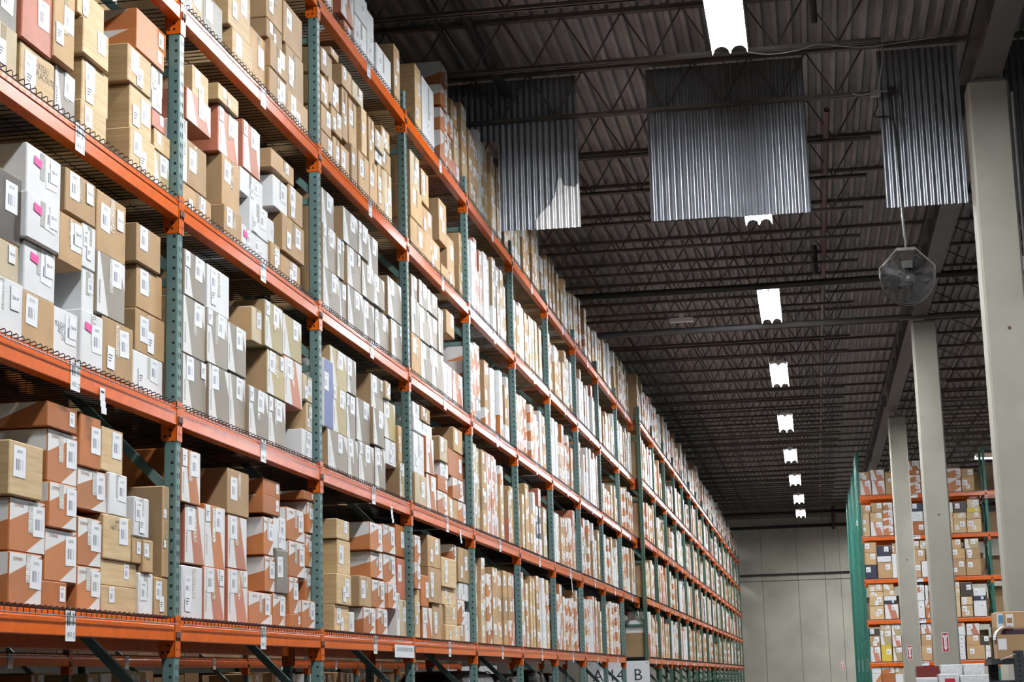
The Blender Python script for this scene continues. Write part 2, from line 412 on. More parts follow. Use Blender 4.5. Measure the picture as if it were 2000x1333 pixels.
# ------------------------------------------------------------------ boxes
# per type: front material, side material, rest material, words, depth
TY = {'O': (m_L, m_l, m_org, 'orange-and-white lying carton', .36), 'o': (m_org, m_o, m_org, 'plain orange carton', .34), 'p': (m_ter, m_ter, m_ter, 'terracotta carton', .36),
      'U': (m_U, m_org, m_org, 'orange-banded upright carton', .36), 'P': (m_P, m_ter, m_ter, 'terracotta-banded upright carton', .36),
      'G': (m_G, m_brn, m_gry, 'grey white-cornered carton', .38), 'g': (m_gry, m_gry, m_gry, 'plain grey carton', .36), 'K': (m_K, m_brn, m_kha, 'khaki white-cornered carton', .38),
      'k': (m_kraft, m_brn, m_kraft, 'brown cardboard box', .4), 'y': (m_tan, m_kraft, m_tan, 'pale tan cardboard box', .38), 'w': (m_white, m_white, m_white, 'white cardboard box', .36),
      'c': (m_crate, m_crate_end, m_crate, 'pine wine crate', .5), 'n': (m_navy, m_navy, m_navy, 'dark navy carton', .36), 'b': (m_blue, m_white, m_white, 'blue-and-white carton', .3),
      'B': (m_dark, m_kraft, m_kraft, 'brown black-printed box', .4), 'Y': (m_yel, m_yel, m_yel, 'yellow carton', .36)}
tl = MB(); tl.box(0, .0008, -.05, .05, -.056, .056, 0, mx=1); tl.geo(text_geo('UOVO'), frameX(.0012, 0, .036, .012, .95), 2); ME_BAR = tl.mesh('barcode_label', [m_paper, m_label, m_ink])
tl = MB(); tl.box(0, .0008, -.05, .05, -.056, .056, 0, mx=1); ME_BAR0 = tl.mesh('barcode_label', [m_paper, m_label])
def tba(t):
    q = MB(); q.box(0, .0008, -.045, .045, -.055, .055, 0); q.geo(text_geo(t), frameX(.0012, 0, 0, .017, .9), 1); return q.mesh('paper_label', [m_paper, m_ink])
ME_PAPER = MB(); ME_PAPER.box(0, .0008, -.045, .045, -.055, .055); 
for k in range(3): ME_PAPER.box(.0008, .0011, -.03, .02-.01*k, .01-.014*k, .015-.014*k, 1)
ME_PAPER = ME_PAPER.mesh('paper_label', [m_paper, m_ink])
q = MB(); q.box(0, .0008, -.042, .042, -.02, .02); ME_PINK = q.mesh('pink_sticker', [m_pink])
q = MB(); q.box(0, .0008, -.024, .024, -.5, .5); ME_TAPE = q.mesh('packing_tape', [m_tape]); ME_TAPEW = ME_TAPE.copy(); ME_TAPEW.materials.clear(); ME_TAPEW.materials.append(m_tape_w)
def make_box(x, y0, y1, z0, z1, T, opts=(), rz=0.0, near=True, dep=None):
    """x front plane; returns the top-level mesh object. With rz=-90deg the front faces -Y."""
    fr, sd, rest, words = TY[T][:4]; dep = dep or TY[T][4]
    W, H = y1-y0, z1-z0
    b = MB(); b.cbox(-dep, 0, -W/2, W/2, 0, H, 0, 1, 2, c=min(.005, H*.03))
    if near and T == 'O': b.geo(text_geo('DOMAINE'), frameX(.0006, -W*.24, H*.86, .016, .9), 3)
    if near and T in 'UPGK' and H > .22: b.geo(text_geo('DOMAINE'), frameX(.0006, -W*.40, H*.36, .02, .9, math.pi/2), 3)
    for o in opts:
        if isinstance(o, tuple): b.geo(text_geo(o[0]), frameX(.0006, (o[1]-.5)*W, o[2]*H, min(o[3], W*.9/(.62*len(o[0]))), .8), 3)
    name = 'wooden_wine_crate' if T == 'c' else 'wine_carton' if T in 'OoUPpGgKnbY' else 'cardboard_box'
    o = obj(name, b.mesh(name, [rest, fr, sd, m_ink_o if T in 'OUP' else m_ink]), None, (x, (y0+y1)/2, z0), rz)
    o['category'] = 'crate' if T == 'c' else 'carton' if name == 'wine_carton' else 'box'
    R2 = random.Random(int(y0*1000)+int(z0*777))
    s = min(1.15, W*.46/.1, H*.6/.112)
    def lab(me, nm, u, v, sc_=None, dx=.001, rot=0, labl=None):
        k = s if sc_ is None else sc_; k = min(k, W*.46/.05, H*.46/.056); hu, hv = (.052*k+.003)/W, (.058*k+.003)/H
        u, v = min(max(u, hu), 1-hu), min(max(v, hv), 1-hv)
        c = obj(nm, me, o, (dx, (u-.5)*W, v*H)); c.rotation_euler = (rot, 0, 0)
        c.scale = (1, k, k)
        if labl: c['label'] = labl
    if near and 't' not in opts and T in 'kywOUPGK' and R2.random() < .8:
        c = obj('packing_tape', ME_TAPEW if T in 'wOUG' else ME_TAPE, o, (.0006, (R2.uniform(.42, .58)-.5)*W, H*R2.uniform(.66, .72))); c.scale = (1, min(1, W/.12), H*.55); c['label'] = 'clear packing tape down the front'
    me = ME_BAR if near else ME_BAR0
    if T == 'O': lab(me, 'barcode_label', .8, .62, rot=R2.uniform(-.04, .04))
    elif T in 'UPGK': q_ = R2.choice((.3, .62, .68)); lab(me, 'barcode_label', q_, .78, rot=R2.uniform(-.05, .05)); R2.random() < .5 and lab(ME_PAPER, 'paper_label', .85 if q_ < .5 else .14, .86, min(s*.7, W*.3/.1), .0026)
    elif T == 'o': lab(me, 'barcode_label', .82, .55)
    elif 'tba' not in opts:
        a = R2.random(); lab(me, 'barcode_label', R2.choice((.28, .7)), R2.uniform(.55, .72), rot=R2.uniform(-.06, .06))
    if T in 'kwyc' and not any(str(q_).startswith('TBA') for q_ in opts) and R2.random() < .5: lab(ME_PAPER, 'paper_label', R2.choice((.26, .5)), R2.uniform(.28, .4), s*.85, .0026, R2.uniform(-.06, .06))
    for q_ in opts:
        if isinstance(q_, str) and q_.startswith('TBA'): lab(tba(q_), 'paper_label', .78, .7, s*.8, .0032, .03)
    if 'pink' in opts: lab(ME_PINK, 'pink_sticker', .3, .72,   .9, .0026, -.12, 'bright pink sticker')
    return o
# hand-read boxes: bay index, shelf letter -> rows "x0 x1 ytop ybottom type", pixels of the photograph measured on the box's near front edge
BX = {
(0, 'C'): """18 82 755 1076 .|18 82 1076 1181 O|19 89 969 1074 O|20 84 858 969 c|93.5 151 835 937 O|93.5 151 778 835 o|151 197 795 909 o|199 240 831 920 c|84.5 150 936 1029 O|151 208 910 1005 O|208 248 920 1003 w|88 151 1030 1129 O|149 202 1007 1100 O|202 258 1003 1092 c HAUT|254 291 967 1044 w|198 267 1092 1143 c|198 267 1143 1198 c|259.5 281 1048 1116 k|281 299 1054 1120 k|267 299 1118 1201 w|320 346 887 949 k|319 346 949 1031 k|312 349 1031 1131 k|303 340 1127 1209 k|82 130 1134 1189 o|151 196 1105 1194 O""",
(0, 'D'): """-25 42.5 310 445 B|53.6 119.6 275 372 w pink TBA-42|51.5 117.5 370 467 w pink TBA-43|48.7 116 467 563 w pink TBA-44|130 187.6 299.5 415 k TBA-38|117.5 161.6 411 508 k TBA-45|190.5 246 367.5 481 k TBA-36|268 314 433.5 516 k|268 316.7 515 600.5 k|266 321 600.5 682 k|260.6 317.5 682 751 w|190.5 244.5 487 609.6 G|161.6 190 433.5 522 w|161.6 190 522 596 w|114.6 158.8 508 594 w TBA-47|44.5 106.4 564 656 k|105 161 595.6 685 w PULIGNY TBA-46|160 201 602.6 710 w pink|201 260 616 730 k|-30 37 448 516 y TBA-38|-30 45 522 625 w TBA-39""",
(0, 'E'): """-30 34.6 -80 14 g|-30 34.6 14 100 y|45.7 107 -60 74 p|41 107 77 148 c CHATEAU|107.7 146.5 -40 121 k|108 147.4 123.5 205 G|153 204 -30 30 c|164 213 30 110 c|162 212 110 194 c|159 208 192 249 c|268 325 9.4 53.5 o|267 321 54 104 o|251 295.4 82.5 163 c|254.5 296 163 247 c|255 303 247 318 c|297 318 126 171 w|297 316.5 171.6 211 w|297.6 323 211 249 p|302 332 249 291 c|301 333 290 353 K""",
(1, 'F'): """358 397 -60 18 y|398 434.5 -20 56 g|447 489 -60 50 c|455 493.5 52.5 113 c|489 518.5 48.5 150 k|521 551 -60 33 k|521 551 33 70 k|526 560 71 129 k|527 562 129 190 k|554 590 -3 85 k|559 592.5 84 170 k|562 601 172 223 k""",
(1, 'E'): """377 407.5 125 168 c|365 412 168 258.5 P|356 366 228 315 w|366 403.5 270 358 k|357 412.5 355 402 k|427 466 147.5 199.5 c|427 465.5 201 298 P|475 508 231 320 P|435 468 299 396 k|439 472 397 458 k|470 513 324 384 w|489 523 386 452 w|534 561 340 406 w|530 573.6 288 332 k|561 591 355 412.5 k|552 594 414.6 487 k|548.6 586.6 491 532 k|524 535 425 458 w|493 524 454 505 w|524 547 466 522 k|472 491.7 435 480.5 w pink""",
(1, 'D'): """361 401 458 573 G|406 447.6 501 596 w|358 401 574 689 G|357 403.4 688 800 G|403.4 444.7 598 705 G|404 447.6 706 817 G|444.7 481 626 726 G|447.6 486 726 831 G|493 511.5 597 660 y|482.6 522 660 747 k|486 524 751 852 G|518 552 572.6 672 K|522 557 680 771 K|524 558 771 862 G|552 589 596 693 K|555 590 693 790 P|558 591 791 876 P|590 610 728 780 y|590 610 780 837 y|590 610 837 895 w""",
(1, 'C'): """355 391.5 867 983.5 U|361 400 983.5 1103 P|356 398.5 1104 1210 w|400 439.6 983.5 1101 U|398.5 438.5 1106.5 1214 P|445 482 1004 1108.5 P|445 484 1110 1219 P|445 486 913 995 k|514 547 914 963 o|514 547 964.6 1008.5 o|514.6 534 1008.5 1079.6 O|517 536.5 1085 1152.7 O|485 532 1154.6 1224 O|534.6 558.5 1008.5 1068 w|536 563 1072 1153 g|532.7 565.4 1158.5 1227.7 O|592.7 625 938 977 o|593.5 627 976 1039 O|557 595.4 989 1050 O|563.5 596 1055 1118 O|595.4 628 1041 1101 O|564.6 593.5 1126.5 1191 O|595.4 631 1107.7 1170 O|566.5 589.6 1199 1229.6 o|589.6 625.4 1172 1233.5 O""",
(2, 'G'): """633 650 -60 5 k|665.6 690.5 -40 37 P|672 685 37.5 59 o|692 715.5 25 102 w|692 717.6 -30 25.5 w|716 739 16 101 w|735 763 82 138 w|772 787 98.4 178 n|769 782 39.4 84 k|769 782 84 98 k""",
(3, 'G'): """816.5 831 97.6 168 y|810 823 122.6 170 c|824 847 147 252 w|860 873 118.6 163 O|860 873 163 208 O|860 873 208 252 O|860 873 252 297 O|873 884 220.5 262.5 O|873 884 262.5 307 O|880 892 191 245.4 k|886.6 904.5 247 312 y|906 917 202 252 c|906 917 252 307 k|906 917 307 344 k|882 903 307 325 p""",
(2, 'F'): """627 648.6 89 143 k|646 661 75 111.5 k|627 642 143 201 k|642 662 147 202 k|627.6 647 201 252 k|647 668 205 258.5 k|627.6 651 252 291 k|651 666 262.5 315 k|666 682 280 328 k|667.7 686.6 109 165 k|688 709 135 189 y|667.7 682 168 257 k|681 696 189 275.6 k|706 720.7 207 290 c|720 731 225.7 304.5 k|732.5 751.7 249 287 y|743 760.6 241 278 k|686.6 697.6 279.5 345 k|700.5 720.7 292.7 355 k|722 736.5 308 375 k|732.5 745 291 319 w|744 762.7 285 319 k|738 750 319 394 k|750 764.7 330 402 y""",
(2, 'E'): """628 651.5 347 428 G|630.5 655.7 432.6 518 G|655 672 458 531 G|631 662 518 590.7 G|662 678 546 610 G|670 698.5 394 479.6 G|698.5 719 426 501 G|719 738 449.7 514 G|678 707 477 554 G|707 729 507 576 G|729 751 531 595 G|679 709 554 629 G|709 731 582 646 G|732 758.7 599 667.6 G|757 784 537 608 G|773.7 796.7 522 595 G|758.7 785 617 682.6 G|785 799 625 697.5 G""",
(2, 'D'): """639 677 659 738 K|676 695.5 680 757 G|632 650.6 697.5 798 b|650 676 751 834 K|676 694 766 838.5 G|724 747.6 706 789 G|695.5 722 774 853.5 G|723 749.7 791 855.6 G|747.6 762.6 736 774 y|749.7 773 779 851 K|773 785 828 894 k|640 679 836 924 G|679 699 853.5 929 G|700 732 860 936 G|732 753 870.6 949.7 G|753 774.5 855.6 907 w|754.5 780.6 907 956.5 c|780.6 790 902 965 K""",
(2, 'C'): """657.6 682 1012.6 1052.7 c|659 684 1052.7 1119.6 c|658 686 1119.6 1181 c|653.5 681 1181 1241 c|682 692 1196 1242 w|722 747 1018.7 1075 O|723 747.7 1076 1131.5 O|702.5 726 1124 1186 k|726 752 1131.5 1187.6 O|709.6 733.7 1186 1243.7 O|734 757 1187.6 1245 O|757 775 1190 1246 O|747 772 1023 1079 O|748 773.5 1080 1135 O|752 774 1135.6 1189 O|772 798.6 1013 1089 o|774 800 1090 1169 p|781 802 1171.6 1247 y|775.5 781 1159 1247 w""",
(3, 'C'): """809.5 821 1045 1097.5 O|809.5 821 1097.5 1150 O|822 837 1123 1186 o|835 860.5 1029.6 1106 k|836 861.5 1107 1179 k|844.5 871 1179 1250.5 k|825 844 1186 1247.8 U|810.5 820 1152 1247 c|882 895.5 1039.8 1085.6 O|861.5 891.4 1087 1147 c|863 892 1147 1183 c|870.7 893 1182.5 1220 c|871 899 1220 1255.6 c|895 918 1068.6 1133 k|897 915 1138 1172 w|893 907.5 1171.6 1216.5 O|908 917.6 1196 1256.6 w|899 908 1221.6 1256.6 k""",
(3, 'D'): """806 819 772 815 w|819 839.5 785 819 k|808 843 813 840.7 w|807.6 828 843 921 w|828 847 849 924 U|810.5 832.6 922.5 978.6 y|832.6 852 924 992 U|885.6 902.7 828 868.5 k|859 874 851 900 y|860 877.5 901 919 w|855 874.5 926.6 956.5 o|854 874.5 956.5 1005.8 O|875 903 875 927.6 o|883.6 905 931 970 O|875 894 970 1016 k|894 910 978.6 1022.8 O""",
(3, 'E'): """803 818.5 507 578 G|818 834 522 595 G|834 854 546 612 G|803 819 578 646 G|819 838.6 595 663 G|838.6 855 613 676 G|855.7 865.5 599 710 G|804 821.5 648 717 k|821.5 843 664.6 734 G|843 866 678 744.5 G|871.5 887 593.7 659 k|883.5 895 658 717 o|866 882.6 706 764 w|883.5 903.6 721 783 P|903.6 909 751 796 K""",
(3, 'F'): """801 819 290 360 y|823 837 328 400 k|802 823.7 356.5 422 k|823.7 849 398 445 k|802 829 422 484 k|829 861 449 505 k|857 871.5 386 452 k|868.5 882.6 379 445 k|850.6 873 452 518 k|873 886.5 458 535 k|862 888 514 548 k|897 914 454 514 k|897 915 516 569 k""",
}
TXT = {'HAUT': (('CHATEAU', .5, .86, .016), ('HAUT LAFITTE', .5, .72, .026)), 'CHATEAU': (('CHATEAU', .6, .72, .03), ('D-PUPLACOUTE', .6, .55, .034)), 'PULIGNY': (('PULIGNY MONTR', .5, .66, .026), ('ADC & NICO', .5, .54, .026), ('CAPIMB', .5, .42, .026))}
def settle(L, ylo, yhi, zdeck, zmax, xlim):
    """L: dicts y0,y1,z0,z1,x,... rest boxes on each other and keep them apart"""
    L.sort(key=lambda d: (d['z0'], d['y0'])); done = []
    for d in L:
        d['y0'] = max(d['y0'], ylo); d['y1'] = min(d['y1'], yhi)
        if d['y1']-d['y0'] < .05: continue
        for _ in range(3):
            for e in done:
                oy = min(d['y1'], e['y1'])-max(d['y0'], e['y0']); oz = min(d['z1'], e['z1'])-max(d['z0'], e['z0'])
                if oy > 0 and oz > .035 and oy < .45*min(d['y1']-d['y0'], e['y1']-e['y0']):
                    if d['y0']+d['y1'] > e['y0']+e['y1']: d['y0'] = e['y1']+.002
                    else: d['y1'] = e['y0']-.002
        top = zdeck
        for e in done:
            if min(d['y1'], e['y1'])-max(d['y0'], e['y0']) > .012 and e['z1'] < d['z0']+max(.06, .4*(d['z1']-d['z0'])): top = max(top, e['z1'])
        d['gap'] = d['z0']-top
        if d['gap'] > .13 and not d.get('fill'): d['z0'] = top+.0015
        else: d['z0'] = top+.0015
        if d['y1']-d['y0'] < .05 or d['z1']-d['z0'] < .05: continue
        d['z1'] = min(d['z1'], zmax)
        back = d['x']
        for e in done:
            oy = min(d['y1'], e['y1'])-max(d['y0'], e['y0']); oz = min(d['z1'], e['z1'])-max(d['z0'], e['z0'])
            if oy > .001 and oz > .001: back = min(back, e['x']-e['dep']-.005)
        if back < d['x'] and back < xlim+.06: continue
        for e in done*4:
            oy = min(d['y1'], e['y1'])-max(d['y0'], e['y0']); oz = min(d['z1'], e['z1'])-max(d['z0'], e['z0'])
            if oy <= 0 or oz <= 0 or back < e['x']-e['dep']-.001: continue
            if oz < .07: d['z0'] = e['z1']+.0015
            elif d['y0']+d['y1'] > e['y0']+e['y1']: d['y0'] = e['y1']+.002
            else: d['y1'] = e['y0']-.002
        if d['y1']-d['y0'] < .05 or d['z1']-d['z0'] < .05: continue
        d['x'] = back; d['dep'] = min(TY[d['T']][4], back-xlim)
        if any(min(d['y1'], e['y1'])-max(d['y0'], e['y0']) > 0 and min(d['z1'], e['z1'])-max(d['z0'], e['z0']) > 0 and min(d['x'], e['x'])-max(d['x']-d['dep'], e['x']-e['dep']) > 0 for e in done): continue
        done.append(d)
    return done
LEVN = ['bottom layer', 'second layer', 'third layer', 'fourth layer', 'fifth layer', 'sixth layer', 'seventh layer', 'eighth layer', 'ninth layer']
def level_of(L):
    for d in sorted(L, key=lambda d: d['z0']):
        d['lev'] = 0
        for e in L:
            if e is not d and abs(e['z1']+.0015-d['z0']) < .004 and min(d['y1'], e['y1'])-max(d['y0'], e['y0']) > .01: d['lev'] = max(d['lev'], e.get('lev', 0)+1)
nbox = 0
for (bi, lt), rowsx in BX.items():
    t = LET.index(lt); ya, yb = ys1[bi], ys1[bi+1]; zt = ZC+TIER[t]+.2
    L = []
    for r_ in rowsx.split('|'):
        p = r_.split(); x0, x1, yt, yb_ = map(float, p[:4]); T = p[4]
        if T == '.': continue
        xf = XR-.05+R.uniform(-.018, .018)
        a, c, e = onX(x0, yt, xf), onX(x0, yb_, xf), onX(x1, (yt+yb_)/2, xf)
        op = []
        for q_ in p[5:]: op += list(TXT[q_]) if q_ in TXT else [q_]
        L.append(dict(y0=a.y, y1=e.y, z0=c.z, z1=a.z, x=xf, T=T, op=op))
    L = settle(L, ya+PW+.006, yb-.006, zt, zt+.88 if t < 4 else 99, XR-.6)
    level_of(L)
    for lev in range(9):
        for n, d in enumerate(sorted([d for d in L if d['lev'] == lev], key=lambda d: d['y0'])):
            o = make_box(d['x'], d['y0'], d['y1'], d['z0'], d['z1'], d['T'], d['op'], dep=d['dep']); nbox += 1
            o['label'] = f"{TY[d['T']][3]}, {ordn(n)} from left in {LEVN[lev]} of shelf {lt}, {ordn(bi)} bay"
            o['group'] = 'boxes on the long left rack'

# far boxes, past the nearest ones: one object
def fill(ya, yb, zt, hmax, wts, rg, small=1.0, first=None):
    out = []; y = ya+.01
    keys = list(wts); ws = [wts[k] for k in keys]
    base = rg.uniform(.86 if hmax > .7 and rg.random() < .8 else .6, 1.0)*hmax
    while y < yb-.12:
        T = rg.choices(keys, ws)[0]
        if first and not out: T = first
        n = rg.choice((1, 1, 2, 3)); wd = (rg.uniform(.24, .34) if T in 'Ok' else rg.uniform(.17, .27))*small
        hb = (rg.uniform(.24, .30) if T in 'Okwo' else rg.uniform(.30, .36) if T in 'UPGK' else rg.uniform(.17, .3))*(1 if small == 1 else .9)
        for k in range(n):
            if y+wd > yb-.01: break
            z = zt; top = zt+min(hmax, base*rg.uniform(.8, 1.08)); xo = rg.uniform(-.03, .02)
            while z < top-.12:
                T2 = T if rg.random() < .75 else rg.choices(keys, ws)[0]
                h = min(hb*rg.uniform(.92, 1.06), zt+hmax-z)
                if h < .08: break
                out.append((y+rg.uniform(0, .006), y+wd-rg.uniform(.002, .01), z, z+h, T2, xo)); z += h
            y += wd
        if rg.random() < .08: y += rg.uniform(.05, .3)
    return out
GEN = dict(O=.2, U=.12, P=.08, G=.1, k=.2, w=.2, c=.1, K=.03, n=.02, y=.1)
STY = {'C': dict(O=.3, U=.1, P=.1, k=.25, w=.12, c=.15, y=.1), 'D': dict(O=.15, w=.3, k=.2, G=.1, K=.06, n=.05, P=.08, y=.15), 'E': dict(O=.35, w=.25, U=.1, k=.1, K=.08, n=.03, P=.06, y=.1),
       'F': dict(w=.4, P=.12, k=.15, y=.15, O=.08, G=.08, c=.05), 'G': dict(k=.4, w=.25, c=.15, y=.2, O=.04, G=.05)}
matl = list(dict.fromkeys([m for v in TY.values() for m in v[:3]])) + [m_label, m_paper]
mi = {m.name: i for i, m in enumerate(matl)}
X3 = -6.95; ya3 = onX(135, 1288, X3).y
far = MB(); nfar = 0
rg = random.Random(21)
for ya, yb, x, sect, bi in bays:
    for t in range(5):
        zt = ZC+TIER[t]+.2
        if bi == 9 and t == 0: continue
        if bi == 0 and t == 4: continue
        if bi < 8 and t == 0:
            for t3 in range(-1, 5):
                z3 = ZC+(TIER[t3] if t3 >= 0 else -.95)+.2
                for k in range(5): far.box(X3-1.04, X3-.62, ya3+2.72*(bi-1)+PW+.03+.52*k, ya3+2.72*(bi-1)+PW+.03+.52*k+.5, z3, z3+rg.uniform(.7, .81), mi[m_brn.name])  # added dark backing, hides the lit left wall behind the second row
        # added back row of boxes on every shelf, blocks light from the rear aisle
        for (a, c, e, h, T, xo) in fill(ya+PW, yb, zt, .62, dict(k=.6, c=.2, w=.1, o=.1), rg, 1.5):
            far.box(x-DEP+.02, x-.62, a, c, e, h, mi[TY[T][2].name])
        if (bi, LET[t]) in BX: continue
        if bi < 4 and t < 4: wt = STY[LET[t]]
        elif bi > 9: wt = GEN
        else: wt = STY[LET[t]]
        for (a, c, e, h, T, xo) in fill(ya+PW, yb, zt, .84 if t < 4 else (.98 if ya < 18.5 < yb else rg.choice((.9, 1.0, 1.08))), wt, rg, .85, 'k' if bi == 10 else None):
            nfar += 1
            xf = x-.05+xo; fr, sd, rest, wds, dep = TY[T]
            far.box(xf-dep, xf, a, c, e, h, mi[rest.name], mi[fr.name], mi[sd.name])
            W, H = c-a, h-e; s = min(.05, W*.3); u = a+W*rg.choice((.36, .62)); v = e+H*rg.uniform(.55, .72)
            far.face([(xf+.001, u-s, v-s*1.1), (xf+.001, u+s, v-s*1.1), (xf+.001, u+s, v+s*1.1), (xf+.001, u-s, v+s*1.1)], mi[m_label.name])
            if rg.random() < .4:
                u2 = a+W*(.78 if u < (a+c)/2 else .25); v2 = e+H*rg.uniform(.6, .85); s *= .75
                far.face([(xf+.0012, u2-s, v2-s), (xf+.0012, u2+s, v2-s), (xf+.0012, u2+s, v2+s), (xf+.0012, u2-s, v2+s)], mi[m_paper.name])
YR = 47.0
xl = onY(1690, 1200, YR).x-.005; xr_ = onY(1941, 1200, YR).x
for j, y in enumerate((1293, 1210, 1130, 1046.5, 966)):
    z = onY(1700, y, YR).z-.03+.02; xx_ = xl+PW+.02
    while xx_ < xr_+3.3:
        wd = min(rg.uniform(.35, .55), xr_+3.58-xx_)
        if xx_ < xr_+PW+.02 and xx_+wd > xr_-.02: wd = max(.1, xr_-.02-xx_)
        h = rg.uniform(.55, .82); far.box(xx_, xx_+wd-.01, YR+1.32, YR+1.9, z, z+h, mi[m_brn.name]); far.box(xx_, xx_+wd-.01, YR+.64, YR+1.0, z, z+h*.72, mi[m_brn.name]) if j < 4 or h < .7 else None
        xx_ += wd
        if xr_-.1 < xx_ < xr_+PW+.02: xx_ = xr_+PW+.02
o = obj('stacked_cartons', far.mesh('stacked_cartons', matl)); o['kind'] = 'stuff'
tag(o, 'mass of small white, brown and orange cartons filling far bays, rack backs partly added', 'boxes')

# ------------------------------------------------------------------ hanging lights
def lamp_meshes():
    W, L = .165, 2.44
    b = MB()      # housing: top pan, outer skirts, spine
    b.box(-W, W, 0, L, .09, .115); b.box(-W-.004, -W, 0, L, -.01, .115); b.box(W, W+.004, 0, L, -.01, .115)
    b.box(-.02, .02, 0, L, .06, .09); b.box(-.06, .06, .1, .22, .115, .16); b.box(-.06, .06, L-.22, L-.1, .115, .16)
    ho = b.mesh('lamp_housing', [m_enamel])
    b = MB()      # two lit troughs
    for cx in (-.083, .083):
        pr = [(cx+.076*math.cos(a), .005+.07*math.sin(a)) for a in [math.pi*i/8 for i in range(9)]]
        for ya, yb in ((.012, L/2-.008), (L/2+.008, L-.012)):
            for (xa, za), (xb, zb) in zip(pr, pr[1:]): b.face([(xa, ya, za), (xb, ya, zb), (xb, yb, zb), (xa, yb, za)])
    le = smooth(b.mesh('lit_reflector', [m_lamp]))
    en = []
    for y0_, y1_ in ((0, .004), (L-.004, L)):
        b = MB()
        for cx in (-.083, .083):
            pr = [(cx+.08*math.cos(math.pi*i/8), .0+.075*math.sin(math.pi*i/8)) for i in range(9)]
            for (xa, za), (xb, zb) in zip(pr, pr[1:]):
                for yy, fl in ((y0_, 0), (y1_, 1)):
                    q = [(xa, yy, za), (xa, yy, .09), (xb, yy, .09), (xb, yy, zb)]
                    b.face(q if fl else q[::-1])
        b.box(-.003, .003, y0_+.0005, y1_-.0005, 0, .088)
        en.append(b.mesh('lamp_end_plate', [m_enamel]))
    return ho, le, en
LM = lamp_meshes()
def lamp(x, y, z, label, group, ztop, sway=0, rz=0):
    t = thing('hanging_strip_light', label, 'light', (x, y, z), group, rz)
    obj('lamp_housing', LM[0], t); obj('lit_reflector', LM[1], t).__setitem__('label', 'glowing white reflector'); [obj('lamp_end_plate', e_, t) for e_ in LM[2]]
    b = MB()
    for yy in (.16, 2.28):
        b.tube([(-.05, yy, .16), (0, yy, .3), (.05, yy, .16)], .004, 4)
        if rz: yj, zj = yy, zroof(y)-.03-z
        else: yj = 16.8+1.63*(math.ceil if yy < 1 else math.floor)((y+yy-16.8)/1.63)-y; zj = zroof(y+yj)-.6-z
        b.tube([(0, yy, .3), (sway*.3, yy+(yj-yy)*.4, .3+(zj-.3)*.5), (sway, yj, zj)], .004, 4)
    obj('suspension_wire', b.mesh('suspension_wire', [m_cable]), t)
    return t
LZ = EYE+5.75
LX = [(-.46, 15.45), (-.39, 21.3), (-.40, 28.29), (-.39, 34.9), (-.39, 41.67), (-.37, 47.97), (-.33, 54.07), (-.28, 59.98), (-.27, 65.45)]
LX = [(x*1.045, y*1.045) for x, y in LX]
for i, (x, y) in enumerate(LX): lamp(x, y-2.44, LZ-(.14 if i == 1 else 0), f'hanging strip light, {ordn(i)} nearest in the row over the aisle', 'lights over the main aisle', zroof(y)-.62, .25 if i == 2 else 0)
for k, (x, y) in enumerate(((-.46, 6.8), (-.46, .6), (-.46, -5.6))): lamp(x, y, LZ, 'hanging strip light over the aisle, behind the viewpoint', 'lights behind the viewpoint', zroof(y)-.6)
for k, y in enumerate((22, 33)): lamp(-5.6, y, LZ, 'added unseen strip light over the narrow aisle behind the left rack', 'added lights over the rear aisle', zroof(y)-.6)  # added out of view to lift the second row's rails from the dark
for k, (x, y) in enumerate(((6.5, 8), (6.5, 20), (5.2, 39), (9.0, 40), (13, 30), (1.9, 71.5), (5.5, 71.5), (9.5, 71.5), (-5.6, 72))): lamp(x, y, LZ, 'added unseen strip light brightening the right hall and back wall', 'lights of the right hall', zroof(y)-.6)  # added out of view to brighten columns, right rack and back wall
p = onY(1905, 896, 50.2); lamp(p.x, 50.2, p.z, 'lone lit strip light hanging crosswise above the right rack', 'lights of the right hall', zroof(50)-.6, rz=-math.pi/2)

# ------------------------------------------------------------------ roof steel
def joist(xa, xb, enda, endb, name='roof_joist'):
    """bar joist along X; z=0 underside of bottom chord; enda/endb: bottom chord stops short by this much"""
    D = .56; b = MB(); out = []
    for yy in (-.022, .022): b.box(xa, xb, yy-.017, yy+.017, D-.045, D)
    out.append(('top_chord', b.mesh('top_chord', [m_steel])))
    b = MB()
    for yy in (-.022, .022):
        b.box(xa+enda, xb-endb, yy-.017 if yy < 0 else yy-.01, yy+.01 if yy < 0 else yy+.017, 0, .007); b.box(xa+enda, xb-endb, yy+.004 if yy < 0 else yy-.01, yy+.01 if yy < 0 else yy-.004, 0, .042)
    out.append(('bottom_chord', b.mesh('bottom_chord', [m_steel])))
    b = MB(); x = xa+enda+.04; up = False; pts = [(x, 0, .03)]
    while x < xb-endb-.35: x += .3; up = not up; pts.append((x, 0, D-.03 if up else .03))
    for p, q in zip(pts, pts[1:]): b.tube([p, q], .0105, 5)
    if enda: b.tube([(xa+.05, 0, D-.02), pts[0]], .0105, 5)
    if endb: b.tube([pts[-1], (xb-.05, 0, D-.02)], .0105, 5)
    out.append(('web_bars', b.mesh('web_bars', [m_steel])))
    return out
GX = 2.04
JL = joist(-13, GX-.1, .3, 1.0); JR = joist(GX+.1, 14, 1.0, .3)
for k in range(-7, 38):
    y = 16.8+1.63*k
    for J, nm, hall in ((JL, 'left', 'main aisle'), (JR, 'right', 'right hall')):
        t = thing('roof_joist', f'dark steel bar joist with zigzag web crossing under the roof deck over the {hall}', 'roof joist', (0, y, zroof(y)-.602), f'roof joists over the {hall}')
        for n_, me in J: obj(n_, me, t)
